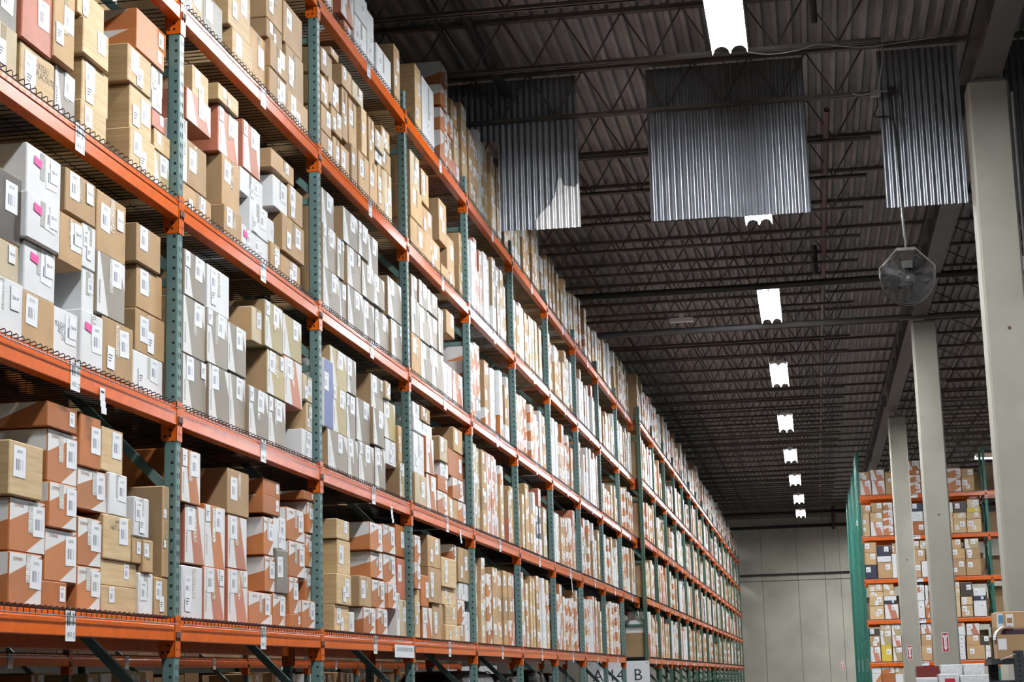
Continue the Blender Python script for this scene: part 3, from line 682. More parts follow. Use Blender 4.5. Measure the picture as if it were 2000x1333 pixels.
# columns and girder
CO = [(17.8, 1.832, 158), (30.0, 1.886, 632), (42.2, 1.96, 822), (54.4, 2.0, 0), (5.6, 1.832, 0)]
CT = [7.46, 7.34, 7.44, 7.45, 7.46]
b = MB(); b.box(-.375/2, .375/2, 0, .4, 0, 1)
for i, ((y, x, _), zt) in enumerate(zip(CO, CT)):
    b = MB(); b.cbox(-.2, .2, 0, .42, 0, zt, c=.022)
    cx = x+.2
    if i == 0: lb = 'nearest square concrete column, big at the right edge'
    elif i == 4: lb = 'square concrete column behind the viewpoint'
    else: lb = f"{['', 'second', 'third', 'fourth'][i]} concrete column, {['', 'carrying the larger fire extinguisher arrow', 'slim, in front of the right rack', 'hidden beyond the right rack'][i]}"
    o = tag(obj('concrete_column', b.mesh('concrete_column', [m_conc]), None, (cx, y, 0)), lb, 'column')
    b = MB(); b.box(-.17, .17, .02, .40, 0, .02)
    obj('cap_plate', b.mesh('cap_plate', [m_gird]), o, (0, 0, zt))
    for hz in ((4.9, 2.9) if i == 0 else (4.1,) if i in (1, 2) else ()):
        b = MB(); b.tube([(0, -.001, 0), (0, .004, 0)], .018, 8, 0); obj('anchor_hole', b.mesh('anchor_hole', [m_rust]), o, (.02, -.002, hz))
for i, (ya, yb) in enumerate(((-6.6, 5.8), (5.8, 18.0), (18.02, 30.2), (30.22, 42.4), (42.42, 54.6), (54.62, 66.8), (66.82, YW-.02))):
    b = MB()
    za = 7.485
    b.box(-.13, .13, 0, yb-ya, 0, .02); b.box(-.006, .006, 0, yb-ya, .02, .5); b.box(-.13, .13, 0, yb-ya, .5, .52)
    for k in range(1, 8): yy = (yb-ya)*k/8; b.box(-.12, .12, yy-.004, yy+.004, .02, .5)
    tag(obj('roof_girder', b.mesh('roof_girder', [m_gird]), None, (GX, ya, za+(max(0, ya-20)*.0095))), f'grey steel roof girder on the column line, {ordn(i)} span from the near end', 'girder')

# corrugated draft curtain
YC = 18.5
def corr(xa, xb, zb, zt, name, zcut=None, mat=None, zbot2=None):
    b = MB(); n = int((xb-xa)/.0085); A = .0095
    g = []
    for i in range(n+1):
        x = xa+(xb-xa)*i/n; g.append((x, A*math.sin(2*math.pi*x/.068), zb if zcut is None else zcut(x), zt if zbot2 is None else zbot2(x)))
    for p, q in zip(g, g[1:]):
        b.face([(p[0], p[1], p[2]), (q[0], q[1], q[2]), (q[0], q[1], q[3]), (p[0], p[1], p[3])])
    return smooth(b.mesh(name, [mat or m_galv]))
def curtain(parts, label):
    t = thing('corrugated_draft_curtain', label, 'metal curtain', (0, YC, 0))
    for k, (xa, xb, zb, zt) in enumerate(parts): obj('corrugated_sheet', corr(xa, xb, zb, zt, 'corrugated_sheet'), t, (0, -.004*(k % 2), 0))
    return t
ZT = 8.10
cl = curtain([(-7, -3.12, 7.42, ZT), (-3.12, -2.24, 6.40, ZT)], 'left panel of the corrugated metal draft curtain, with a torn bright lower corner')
def jag(x):
    t = (x+2.72)/.48
    pts = [(0, .10), (.15, .17), (.28, .22), (.42, .30), (.52, .46), (.58, .50), (.66, .41), (.8, .40), (.9, .39), (1, .43)]
    for (a, va), (c, vc) in zip(pts, pts[1:]):
        if a <= t <= c: return 6.385+1.15*(va+(vc-va)*(t-a)/(c-a))
    return 6.8
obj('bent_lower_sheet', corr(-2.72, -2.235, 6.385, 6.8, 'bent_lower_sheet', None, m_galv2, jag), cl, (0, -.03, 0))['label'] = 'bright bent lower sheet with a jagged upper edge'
curtain([(-1.48, -.63, 6.40, ZT), (-.64, .21, 6.385, ZT)], 'middle panel of the corrugated metal draft curtain, behind the nearest light')
curtain([(.985, 1.82, 6.375, ZT)], 'right panel of the corrugated metal draft curtain, left of the nearest column')
curtain([(2.27, 6.0, 6.34, ZT)], 'far right panel of the corrugated draft curtain, right of the nearest column')

# pipes, conduits, cables
def pipe(name, pts, r, mat, label, cat, group=None, n=8):
    b = MB(); b.tube(pts, r, n); return tag(obj(name, smooth(b.mesh(name, [mat]))), label, cat, group)
pipe('sprinkler_pipe', [(-3.6, 27.0, 7.45), (-1, 27.05, 7.46), (1.4, 27.0, 7.47), (8, 27.0, 7.48)], .055, m_pipe, 'thick black sprinkler main crossing the aisle behind the fan', 'pipe')
pipe('sprinkler_pipe', [(-3.6, 30.6, 7.52), (GX-.2, 30.6, 7.54), (9, 30.6, 7.55)], .05, m_gird, 'long grey pipe crossing the aisle at the second column top', 'pipe')
pipe('sprinkler_pipe', [(.45, 19.2, 7.72), (.45, 45, 7.93), (.45, 70, 8.15)], .035, m_rust, 'rusty red sprinkler line running along the aisle under the roof', 'pipe')
pipe('sprinkler_pipe', [(-3.0, 9.0, 7.92), (-3.0, 14, 7.92), (-3.0, 18.42, 7.92)], .05, m_pipe, 'dark sprinkler line running above the left rack top', 'pipe')
pipe('sprinkler_pipe', [(-3.3, 6.0, 7.9), (-3.3, 17.4, 7.9)], .028, m_pipe, 'thin dark sprinkler branch running above the left rack top', 'pipe')
p = onY(1590, 45, 15.6); pipe('drop_pipe', [(p.x, 15.6, 8.1), (p.x, 15.6, p.z)], .035, m_pipe, 'short black drop pipe right of the nearest light', 'pipe')
p = onY(1590, 480, 26.6); pipe('drop_pipe', [(p.x, 26.6, 7.95), (p.x, 26.6, 7.5)], .045, m_pipe, 'black pipe drop meeting the sprinkler main over the aisle', 'pipe')
pipe('conduit', [(2.255, 17.77, 7.3), (2.255, 17.77, 5.6)], .014, m_cond, 'pale conduit running down the right side of the nearest column', 'conduit')
q = MB(); q.box(-.03, .03, -.025, .025, -.14, 0); tag(obj('junction_box', q.mesh('junction_box', [m_cond]), None, (2.255, 17.765, 5.6)), 'grey junction box at the end of the conduit on the nearest column', 'electrical box')
def cable(pix, Y, r, mat, label):
    pts = [onY(x, y, Y) for x, y in pix]; out = []
    for i in range(len(pts)-1):
        a, c = pts[i], pts[i+1]; pa = pts[max(i-1, 0)]; nc = pts[min(i+2, len(pts)-1)]
        for k in range(5):
            t = k/5; out.append(.5*((2*a)+(c-pa)*t+(2*pa-5*a+4*c-nc)*t*t+(3*a-pa-3*c+nc)*t**3))
    pipe('electric_cable', out+[pts[-1]], r, mat, label, 'cable', n=5)
cable([(1712, 0), (1730, 10), (1727, 40), (1723, 60), (1724, 110), (1719, 150), (1715, 180)], 17.6, .008, m_cable, 'pale cable dropping past the joists beside the right curtain panel')
cable([(1665, 182), (1680, 186), (1710, 180), (1735, 178)], 18.36, .007, m_cable, 'pale cable sagging along the joist beside the right curtain panel')
cable([(1455, 100), (1500, 106), (1560, 98), (1600, 86), (1680, 92), (1790, 78), (1830, 72)], 16.765, .006, m_cable, 'thin cable strung from the nearest light along a joist')
cable([(1712, 186), (1714, 205), (1708, 222), (1712, 229), (1735, 228), (1746, 240), (1751, 270), (1756, 330), (1762, 420), (1766, 465)], 18.474, .009, m_pipe, 'black power cord running down to the wire fan')
q = MB(); q.box(-.05, .05, -.04, .04, -.03, .03); p = onY(1710, 183, 18.37); tag(obj('junction_box', q.mesh('junction_box', [m_cond]), None, p), 'pale junction box on the joist above the fan cord', 'electrical box')
q = MB(); q.box(-.2, .2, -.05, .05, -.04, .03); q.box(-.04, .04, -.02, .02, .03, .13); p = onY(1331, 625, 29.9); tag(obj('emergency_light', q.mesh('emergency_light', [m_enamel]), None, p), 'small white unlit fixture on a joist left of the lamp row', 'light')
for k, (x, y) in enumerate(((1575, 470), (1605, 590), (1640, 640))): pass

# ------------------------------------------------------------------ wire fan
YF = 18.2
p = onY(1773, 545, YF); RF = 52/FPX*(p-CAM).dot(_f)
fan = thing('caged_wire_fan', 'round caged wire fan hanging from a pole under the roof girder', 'fan', p)
def ring(b, r, y, th, n=40): b.tube([(r*math.cos(2*math.pi*i/n), y, r*math.sin(2*math.pi*i/n)) for i in range(n+1)], th, 4, cap=False)
b = MB()
for k in range(4, 21):
    r = RF*k/20.5; ring(b, r, -.05-.035*math.sqrt(max(0, 1-(r/RF)**2)), .0016); ring(b, r, .05+.035*math.sqrt(max(0, 1-(r/RF)**2)), .0016)
for k in range(12):
    a = math.pi*k/6
    for s in (-1, 1): b.tube([(RF*.2*math.cos(a), s*.085, RF*.2*math.sin(a)), (RF*.7*math.cos(a), s*.075, RF*.7*math.sin(a)), (RF*.98*math.cos(a), s*.04, RF*.98*math.sin(a))], .002, 4)
m_fanw = M('dark_fan_wire', (.018, .015, .013), .6)
obj('wire_cage', b.mesh('wire_cage', [m_fanw]), fan)
b = MB(); ring(b, RF, -.04, .006, 48); ring(b, RF, .04, .006, 48); obj('cage_rim', b.mesh('cage_rim', [m_fanw]), fan)
b = MB(); b.tube([(0, -.03, 0), (0, .16, 0)], .075, 14); b.tube([(0, -.03, 0), (0, -.05, 0)], .05, 14); b.tube([(0, -.05, 0), (0, -.065, 0)], .022, 10, 1); obj('motor', b.mesh('motor', [m_pipe, m_steel]), fan)
for k in range(3):
    b = MB()
    for j in range(8):
        t0, t1 = j/8, (j+1)/8
        def bl(t, s): a = s*(.35+.35*t)-.1*t; rr = RF*(.2+.7*t); return (rr*math.sin(a), s*.03, rr*math.cos(a))
        for off in (0, .003): b.face([(x, y+off, z) for x, y, z in (bl(t0, -1), bl(t0, 1), bl(t1, 1), bl(t1, -1))][::1 if off else -1])
    o = obj('fan_blade', b.mesh('fan_blade', [m_hole]), fan); o.rotation_euler = (0, math.radians(120*k+20), 0)
b = MB(); b.bar((-RF*1.02, 0, .02), (-RF*1.02, 0, RF*.45), .012, .03); b.bar((-RF*1.02, 0, RF*.45), (-RF*.35, 0, RF*1.16), .012, .03); b.bar((-RF*.35, 0, RF*1.16), (RF*.35, 0, RF*1.16), .03, .012); b.bar((RF*.35, 0, RF*1.16), (RF*1.02, 0, RF*.45), .012, .03); b.bar((RF*1.02, 0, RF*.45), (RF*1.02, 0, .02), .012, .03)
obj('yoke_bracket', b.mesh('yoke_bracket', [m_steel]), fan)
q = onY(1741, 165, YF); b = MB(); b.tube([(0, 0, RF*1.16), (0, 0, RF*1.5), (q.x-p.x, .2, 7.61-p.z)], .009, 6); b.box(q.x-p.x-.04, q.x-p.x+.04, .18, .26, 7.585-p.z, 7.66-p.z); obj('hanging_pole', b.mesh('hanging_pole', [m_pipe]), fan)
b = MB(); b.box(-.05, .05, -.11, -.06, .09, .17); obj('switch_box', b.mesh('switch_box', [m_pipe]), fan)

# ------------------------------------------------------------------ back wall fittings
for (xa, ya_), (xb, yb_), r, lb in (((1440, 1034), (1660, 1026), .07, 'upper black pipe running across the back wall'), ((1440, 1126), (1665, 1119), .04, 'lower dark pipe running across the back wall')):
    a, c = onY(xa, ya_, YW-.12), onY(xb, yb_, YW-.12); a.x -= 3; c.x += 6; c.z += .05; pipe('wall_pipe', [a, c], r, m_pipe, lb, 'pipe')
a = onY(1450, 986, YW-1.2); pipe('sprinkler_pipe', [(a.x-4, YW-1.2, 8.25), (10, YW-1.2, 8.35)], .09, m_pipe, 'dark pipe where the back wall meets the roof', 'pipe')
a, c = onY(1626, 992, YW-.27), onY(1628, 1034, YW-.27); a.z = zroof(YW)-.12; pipe('drop_pipe', [a, c], .07, m_pipe, 'dark pipe dropping to the upper pipe on the back wall', 'pipe')
def arrow_sign(x, y, z, wd, ht, label):
    b = MB(); b.box(-wd/2, wd/2, -.004, 0, -ht/2, ht/2, 1); w2 = wd*.42; h2 = ht*.47
    b.face([(-w2, -.0045, -h2), (w2, -.0045, -h2), (w2, -.0045, h2), (-w2, -.0045, h2)], 0)
    s, k = wd*.2, wd*.32
    b.face([(-s, -.005, h2*.72), (-s*.9, -.005, -h2*.5), (s*.9, -.005, -h2*.5), (s, -.005, h2*.72)], 1)
    b.face([(-k, -.005, -h2*.45), (0, -.005, -h2*.9), (k, -.005, -h2*.45)], 1)
    b.face([(-k, -.0052, h2*.5), (k, -.0052, h2*.5), (k, -.0052, h2*.85), (0, -.0052, h2*.72), (-k, -.0052, h2*.85)], 1)
    b.geo(text_geo('FIRE'), frameY(0, -.0056, h2*.61, ht*.055, .75), 0)
    tx = text_geo('EXTINGUISHER')
    b.geo(tx, frameY(0, -.0056, 0, wd*.15, .7) @ Matrix.Rotation(-math.pi/2, 4, 'Z'), 0)
    return tag(obj('fire_extinguisher_sign', b.mesh('fire_extinguisher_sign', [m_red, m_paper]), None, (x, y, z)), label, 'sign')
p = onY(1846.5, 1255.5, 30); arrow_sign(p.x, 29.998, p.z, .108, .315, 'larger red arrow sign on the second concrete column')
p = onY(1777, 1275, 42.2); arrow_sign(p.x, 42.198, p.z, .115, .315, 'red arrow sign on the third, slimmer column')
p = onY(1645, 1300, YW); arrow_sign(p.x, YW-.002, p.z, .125, .34, 'small red arrow sign on the back wall')

# ------------------------------------------------------------------ signs of the left rack
sg = onX(789, 1273, XR+.02)
a, c = onX(770, 1258, XR+.012), onX(808, 1287, XR+.012)
b = MB(); b.box(-.001, .001, a.y, c.y, c.z+.004, a.z-.006); b.geo(text_geo('OUTBOUND FREIGHT QUEUE'), frameX(.0014, (a.y+c.y)/2, (a.z+c.z)/2+.01, .03, (c.y-a.y)*.8/(.03*18.2)), 1)
tag(obj('paper_sign', b.mesh('paper_sign', [m_paper, m_ink]), None, (XR+.0165, 0, 0)), 'white paper sign taped on the lowest orange rail, reading outbound freight queue', 'sign')
def hang_sign(x0, x1, y, z0, z1, words, label):
    b = MB(); b.box(x0, x1, -.006, .006, z0, z1)
    for t, u, h in words: b.geo(text_geo(t), frameY(u, -.0066, z0+(z1-z0)*.5, h), 1)
    for xx in (x0+.04, x1-.04): b.tube([(xx, -.008, z1-.04), (xx, .008, z1-.04)], .01, 8, 1)
    return tag(obj('aisle_sign', b.mesh('aisle_sign', [m_paper, m_ink]), None, (0, y, 0)), label, 'sign')
YS = Y9-.03
e = onY(1268, 1291, YS); l_ = onY(1147, 1291, YS)
def xx(px): return onY(px, 1316, YS).x
hb = 23/FPX*(onY(1200, 1316, YS)-CAM).dot(_f)
hang_sign(l_.x, e.x, YS, e.z-.52, e.z, [('A', xx(1168), hb), ('1', xx(1196), hb), ('4', xx(1212), hb), ('B', xx(1246), hb)], 'white aisle sign with black letters A 14 B across the tunnel')
X3 = -6.95
e = onX(970, 1301, X3); YB3 = e.y
hb3 = 23/FPX*(e-CAM).dot(_f)
hang_sign(X3-1.15, X3, YB3, e.z-.5, e.z, [('A', X3-.95, hb3), ('15', X3-.55, hb3), ('B', X3-.2, hb3)], 'second white aisle sign, deep in shadow behind the rack posts')
# paper tags hanging from the rails
for k, (px, py, hpx) in enumerate(((200, 758, 52), (765, 990, 32), (899, 1036, 26), (1116, 1122, 36), (1246, 1193, 14))):
    p = onX(px, py, XR+.006); hh = hpx/FPX*(p-CAM).dot(_f)
    b = MB()
    for j in range(4): b.box(.002*j*j*.5, .0008+.002*j*j*.5, -.03, .03, -hh*(j+1)/4, -hh*j/4)
    b.box(.0008, .0012, -.02, .02, -hh*.2, -hh*.12, 1)
    tag(obj('hanging_tag', b.mesh('hanging_tag', [m_paper, m_ink]), None, (XR+.006, p.y, p.z)), f'white paper tag hanging from the shelf D rail, {ordn(k)} from the left', 'tag', 'paper tags on the shelf D rails')

# ------------------------------------------------------------------ the next rack row beyond the narrow aisle
ya3 = onX(135, 1288, X3).y
ys3 = [ya3+2.72*i for i in range(-1, 8) if ya3+2.72*(i) < YB3+.5]
FS3 = frame_set(6.5, m_green, 'post_far')
for i, y in enumerate(ys3): place_frame(FS3, X3, y, f'shaded upright frame of the second rack row behind, {ordn(i)} from the left', 'upright frames of the second row')
for i, (a, c) in enumerate(zip(ys3, ys3[1:])):
    for t in range(-1, 5):
        z = ZC+(TIER[t] if t >= 0 else -.95)
        lt = 'BCDEFG'[t+1]
        place_beam(X3, a, c, z, f'shaded orange rail of the second rack row, {ordn(i)} bay, level {lt}', None, True, a+1.45 if t == 0 else None)
        place_deck(X3, a, c, z, f'wire deck of the second rack row, {ordn(i)} bay, level {lt}')
# cartons standing on its shelves, seen through the gap under shelf C
rg3 = random.Random(5); n3 = 0
for i, (a, c) in enumerate(zip(ys3, ys3[1:])):
    for t in (-1, 0, 1, 2, 3, 4):
        z = ZC+(TIER[t] if t >= 0 else -.95)+.2
        if t >= 0:
            continue
        y = a+PW+.05; k = 0
        while y < c-.35:
            wd = rg3.uniform(.24, .36); zz = z
            for s in range(rg3.choice((2, 3, 3))):
                h = rg3.uniform(.22, .30)
                if zz+h > z+.79: break
                T = rg3.choice('kkOwyUc')
                o = make_box(X3-.06+rg3.uniform(-.02, .02), y, y+wd, zz+.0015, zz+h, T, ('t',), near=False)
                o['label'] = f"{TY[T][3]} in shade, {ORD[k]} stack, {LEVN[s]}, {ordn(i)} bay, second row"; o['group'] = 'boxes of the second rack row'
                zz += h
            y += wd+rg3.uniform(.01, .12); k += 1
# black wrapped goods under shelf C
def lump(name, x0, x1, y0, y1, z0, z1, mat, label, cat, seed, amp=.05):
    rr = random.Random(seed); b = MB(); n, m = 18, 14; P = {}
    for i in range(n+1):
        for j in range(m+1):
            u, v = i/n, j/m; a = 2*math.pi*u; f_ = math.sin(math.pi*v)**.35
            cx, cy = math.copysign(abs(math.cos(a))**.5, math.cos(a)), math.copysign(abs(math.sin(a))**.5, math.sin(a))
            k = f_*(1+amp*math.sin(7*a+seed)*math.sin(5*v+seed))
            P[i, j] = ((x0+x1)/2+(x1-x0)/2*cx*k*.95, (y0+y1)/2+(y1-y0)/2*cy*k*.95, z0+(z1-z0)*(.5-.5*math.copysign(abs(math.cos(math.pi*v))**.6, math.cos(math.pi*v)))*(1+.04*math.sin(9*a)))
    for i in range(n):
        for j in range(m): b.face([P[i, j], P[i+1, j], P[i+1, j+1], P[i, j+1]])
    return tag(obj(name, smooth(b.mesh(name, [mat]))), label, cat)
Yl = onX(1000, 1310, XR-.5).y
lump('wrapped_bundle', XR-.98, XR-.15, 16.95, 19.25, ZC-.68, 1.73, m_blackpl, 'large black wrapped bundle under shelf C, left of the garment bags', 'bundle', 3)
lump('wrapped_bundle', XR-.98, XR-.15, 19.6, 20.85, ZC-.68, 1.70, m_blackpl, 'smaller black wrapped bundle under shelf C, touching the garment bags', 'bundle', 4)
for k, y in enumerate((20.95, 21.42, 22.3)):
    lump('plastic_bag', XR-.42, XR-.08, y, y+.4, ZC-.68, 1.74-.02*k, m_blackpl, f'shiny dark plastic garment bag under shelf C, {ordn(k)} from the left', 'bag', 5+k, .05)
# shelf B of the near rack carries them
for bi in range(9):
    ya, yb, x, sect, _ = bays[bi]
    place_beam(x, ya, yb, ZC-.88, f'orange front beam, {ordn(bi)} bay from the left, shelf B of the long left rack')
    place_deck(x, ya, yb, ZC-.88, f'dark wire deck, {ordn(bi)} bay from the left, shelf B of the long left rack')

# ------------------------------------------------------------------ right rack rows (run across, facing the camera)
YR = 47.0
xl = onY(1690, 1200, YR).x-.005; xr_ = onY(1941, 1200, YR).x
rotF = -math.pi/2      # local +X (front) -> world -Y ; local +Y (bay) -> world +X
FSR = frame_set(7.25, m_green3, 'post_emerald')
def pr_frame(x, y, label, group=None):
    t = place_frame(FSR, x, y, label, group, rotF)
    return t
DR = [0, 1.18, 4.9, 6.08, 9.8, 10.98, 14.6]
for k, d in enumerate(DR): pr_frame(xl, YR+d, f'emerald green end frame of the right racks, {ordn(k)} from the front', 'end frames of the right racks')
pr_frame(xr_, YR, 'emerald green inner upright frame of the right rack, right of the columns')
pr_frame(xr_+3.6, YR, 'emerald green outer upright frame of the right rack, behind the nearest column')
q = MB(); q.box(.001, .003, .004, PW-.004, 0, .36); ME_PL = q.mesh('post_placard', [m_paper])
zr = [onY(1700, y, YR).z for y in (1293, 1210, 1130, 1046.5, 966)]     # rail tops
zr = [z for z in zr]
def rot_place(fn, *a): pass
def rail_r(xa, xb, y, ztop, label, front=True, lab=None):
    L = xb-xa-PW; kk = ('r', round(L, 3), front)
    if kk not in _bars: _bars[kk] = bar_mesh(L, front)
    t = thing('rack_rail', label, 'rack rail', (xa+PW, y, ztop-.185), None, rotF)
    s = 1 if front else -1
    obj('beam_bar', _bars[kk], t); obj('beam_connector', CN[s, -1], t); obj('beam_connector', CN[s, 1], t, (0, L, 0))
    if lab:
        b = MB(); b.box(0, .001, -.1, .1, -.05, .05, 0, mx=1); obj('shelf_label', b.mesh('shelf_label', [m_paper, m_shelfbar]), t, (.0035, lab*L, .128))
    return t
for j, z in enumerate(zr):
    z += -.03
    rail_r(xl, xr_, YR, z, f'orange front rail of the right rack, main bay, shelf {LET[j]}', True, .43)
    rail_r(xl, xr_, YR+DEP, z, f'orange rear rail of the right rack, main bay, shelf {LET[j]}', False)
    rail_r(xr_, xr_+3.6, YR, z, f'orange front rail of the right rack, right bay, shelf {LET[j]}', True, .5)
    rail_r(xr_, xr_+3.6, YR+DEP, z, f'orange rear rail of the right rack, right bay, shelf {LET[j]}', False)
    rail_r(xl, xr_, YR+1.18, z-.05, f'orange rail of the back-to-back right rack row, shelf {LET[j]}', True)
    for xa, xb, nm in ((xl, xr_, 'main'), (xr_, xr_+3.6, 'right')):
        L = xb-xa-PW; k = ('w', round(L, 3))
        if k not in _decks: _decks[k] = deck_mesh(L, m_wire_w)
        o = tag(obj('wire_deck', _decks[k], None, (xa+PW, YR, z+.003), rotF), f'pale wire deck of the right rack, {nm} bay, shelf {LET[j]}', 'wire deck')
for k, d in enumerate(DR[:6]):
    o = tag(obj('post_placard', ME_PL, None, (xl, YR+d, 1.72), rotF), f'white placard low on the emerald end frame, {ordn(k)} from the front', 'placard', 'placards on the end frames')
    o.rotation_euler = (0, 0, math.pi); o.location = (xl-.0, YR+d+PW, 1.58)
# rows: shelf -> "x0 x1 ytop ybottom type" in 1/2.819 px from (1640, 860)
RB = {4: '93 163 177 225 k|168 245 165 225 P|98 172 225 284 P|175 248 225 283 P|247 285 180 283 k|365 440 115 168 U|366 442 168 195 o|367 446 195 235 O|368 446 235 275 O|590 668 157 208 O|592 668 208 260 O|668 738 158 206 k|669 740 206 256 k|782 845 170 210 w|784 845 210 250 y',
 3: '106 170 360 404 k|172 236 348 402 k|116 164 404 508 c|166 238 402 452 c|168 240 452 508 P|237 290 345 388 O|237 292 388 430 O|238 294 430 470 O|239 296 470 506 O|380 394 360 500 k|394 456 350 395 n|384 458 395 450 w|388 462 450 500 o|595 622 345 400 w|600 624 400 490 c|626 698 340 402 B|623 697 402 434 c|625 697 434 488 c|700 768 328 375 y|700 775 375 400 Y|698 776 400 436 c|699 780 436 486 c|792 860 332 375 O|796 862 375 422 O|800 866 422 484 P',
 2: '120 200 560 622 k|124 202 622 690 k|127 204 690 738 n|206 278 585 642 n|206 284 642 674 w|208 290 674 736 k|286 312 570 628 k|286 314 628 734 w|388 438 550 605 k|390 470 605 668 k|392 448 668 730 k|440 474 555 605 y|450 484 668 728 w|608 668 545 600 k|612 690 600 655 k|614 694 655 720 k|686 764 540 600 K|692 774 600 655 k|695 778 655 718 k|806 880 545 592 O|810 882 592 640 O|814 884 640 690 O|816 886 690 714 w',
 1: '132 155 776 800 w|132 156 800 824 w|133 157 824 848 w|134 158 848 872 w|135 159 872 896 w|136 160 896 920 w|137 161 920 944 w|138 162 944 968 w|157 236 785 838 c|160 240 838 866 c|164 242 866 914 c|166 244 914 968 c|236 296 777 830 k|240 306 830 860 c|244 312 860 886 w|245 314 886 906 n|246 324 906 966 P|406 462 775 800 n|408 466 800 842 O|409 466 842 886 w|411 468 886 960 w|468 486 800 880 w|469 494 880 960 O|622 660 780 820 c|624 662 820 862 c|628 664 862 955 c|664 730 785 866 B|668 732 866 910 c|670 734 910 954 c|734 804 815 860 w|735 806 860 886 n|737 809 886 950 w|826 886 795 866 k|830 892 866 946 k',
 0: '150 220 1040 1082 B|151 222 1082 1140 k|154 226 1140 1205 P|222 282 1015 1050 y|222 284 1050 1130 K|228 288 1130 1200 Y|284 335 1015 1078 K|288 340 1078 1140 P|292 345 1140 1200 K|428 446 1005 1070 k|428 448 1070 1195 k|446 502 1005 1070 P|448 508 1070 1130 k|450 510 1130 1195 k|633 688 994 1030 O|636 688 1030 1076 w|637 690 1076 1122 w|640 692 1122 1164 w|641 694 1164 1190 w|696 770 1012 1076 P|698 772 1076 1130 k|700 800 1132 1184 k|770 824 1080 1132 B|803 830 1132 1160 w|804 832 1160 1186 w',
 -1: '160 228 1238 1286 w|162 232 1286 1340 O|230 304 1238 1286 O|232 306 1286 1340 o|304 346 1238 1290 k|306 350 1290 1340 w'}
for j, rowsx in RB.items():
    zt = (zr[j]-.03+.015) if j >= 0 else zr[0]-1.05
    L = []
    for r_ in rowsx.split('|'):
        p = r_.split(); x0, x1, yt, yb_ = [float(v)/2.819 for v in p[:4]]
        yf = YR+.05+R.uniform(0, .03)
        a, c, e = onY(1640+x0, 860+yt, yf), onY(1640+x0, 860+yb_, yf), onY(1640+x1, 860+(yt+yb_)/2, yf)
        L.append(dict(y0=a.x, y1=e.x, z0=c.z, z1=a.z, x=-yf, T=p[4], op=[]))
    L1 = [d for d in L if d['y0'] < xr_-.02]; L2 = [d for d in L if d['y0'] >= xr_-.02]
    zm = min(zt+.93, zr[j+1]-.15) if 0 <= j < 4 else zt+.9 if j < 0 else 99
    out = settle(L1, xl+PW+.006, xr_-.006, zt, zm, -YR-.62) + settle(L2, xr_+PW+.006, xr_+3.5, zt, zm, -YR-.62)
    level_of(out)
    for lev in range(12):
        for n, d in enumerate(sorted([d for d in out if d['lev'] == lev], key=lambda d: d['y0'])):
            o = make_box(0, d['y0'], d['y1'], d['z0'], d['z1'], d['T'], ('t',), rotF, near=False, dep=d['dep'])
            o.location = ((d['y0']+d['y1'])/2, -d['x'], d['z0'])
            o['label'] = f"{TY[d['T']][3]}, {ordn(n)} from left in {LEVN[lev]}, right rack shelf {'BCDEFG'[j+1]}"; o['group'] = 'boxes on the right rack'
q = MB(); q.box(xl+PW+.004, xr_-.004, YR, YR+DEP, zr[0]-1.09, zr[0]-1.056); tag(obj('rack_shelf_board', q.mesh('rack_shelf_board', [m_wire_w])), 'lowest shelf board of the right rack, under shelf C', 'shelf')

# ------------------------------------------------------------------ right foreground: charcoal shelf with cartons, wrapped pallet load
YQ = 14.2
a = onY(1937, 1286, YQ); zs = a.z
px1 = onY(1989, 1300, YQ)
sh = thing('charcoal_shelf_unit', 'charcoal perforated steel shelf unit at the lower right corner', 'shelf unit', (a.x, YQ, 0))
for dx, dy in ((px1.x-a.x-.03, 0), (.02, .55), (px1.x-a.x+1.1, 0)):
    h = onY(1989, 1271, YQ).z if dy == 0 else zs+.01
    b = MB(); b.cbox(0, .075, 0, .04, 0, h, c=.003); z = 1.2
    while z < h-.03: b.face([(.03, -.0006, z), (.045, -.0006, z), (.045, -.0006, z+.016), (.03, -.0006, z+.016)], 1); z += .038
    obj('post', b.mesh('post', [m_charc, m_hole]), sh, (dx, dy, 0))
b = MB(); b.box(0, 1.6, .045, .55, -.05, -.008); obj('shelf_board', b.mesh('shelf_board', [m_charc]), sh, (0, 0, zs))
b = MB(); b.box(0, 1.6, .045, .55, -.05, -.008); obj('shelf_board', b.mesh('shelf_board', [m_charc]), sh, (0, 0, zs-.6))
b = MB(); b.box(0, 1.6, .05, .08, -.03, 0); obj('cross_rail', b.mesh('cross_rail', [m_charc]), sh, (0, 0, zs-.17))
def fore_box(x0p, x1x, ytp, zb, dy, label, dep=.4, mat=m_kraft, opened=False):
    p0 = onY(x0p, ytp, YQ+dy); x1 = p0.x+x1x; zt = p0.z; b = MB()
    if not opened: b.cbox(p0.x, x1, 0, dep, zb, zt, c=.006)
    else:
        t = .006
        b.box(p0.x, x1, 0, t, zb, zt); b.box(p0.x, x1, dep-t, dep, zb, zt+.06); b.box(p0.x, p0.x+t, t, dep-t, zb, zt); b.box(x1-t, x1, t, dep-t, zb, zt); b.box(p0.x+t, x1-t, t, dep-t, zb, zb+t)
    o = tag(obj('cardboard_box', b.mesh('cardboard_box', [mat]), None, (0, YQ+dy, 0)), label, 'box')
    return o, p0.x, x1, zt
o1, xa, xb, zt1 = fore_box(1946, .55, 1241, zs-.006, .08, 'open brown box on the charcoal shelf with white paper spilling out', .3, m_kraft, True)
b = MB(); b.box(xa-.004, xa+.06, -.0015, 0, zs+.06, zt1-.03); obj('white_label', b.mesh('white_label', [m_paper]), o1, (.012, -.001, 0))
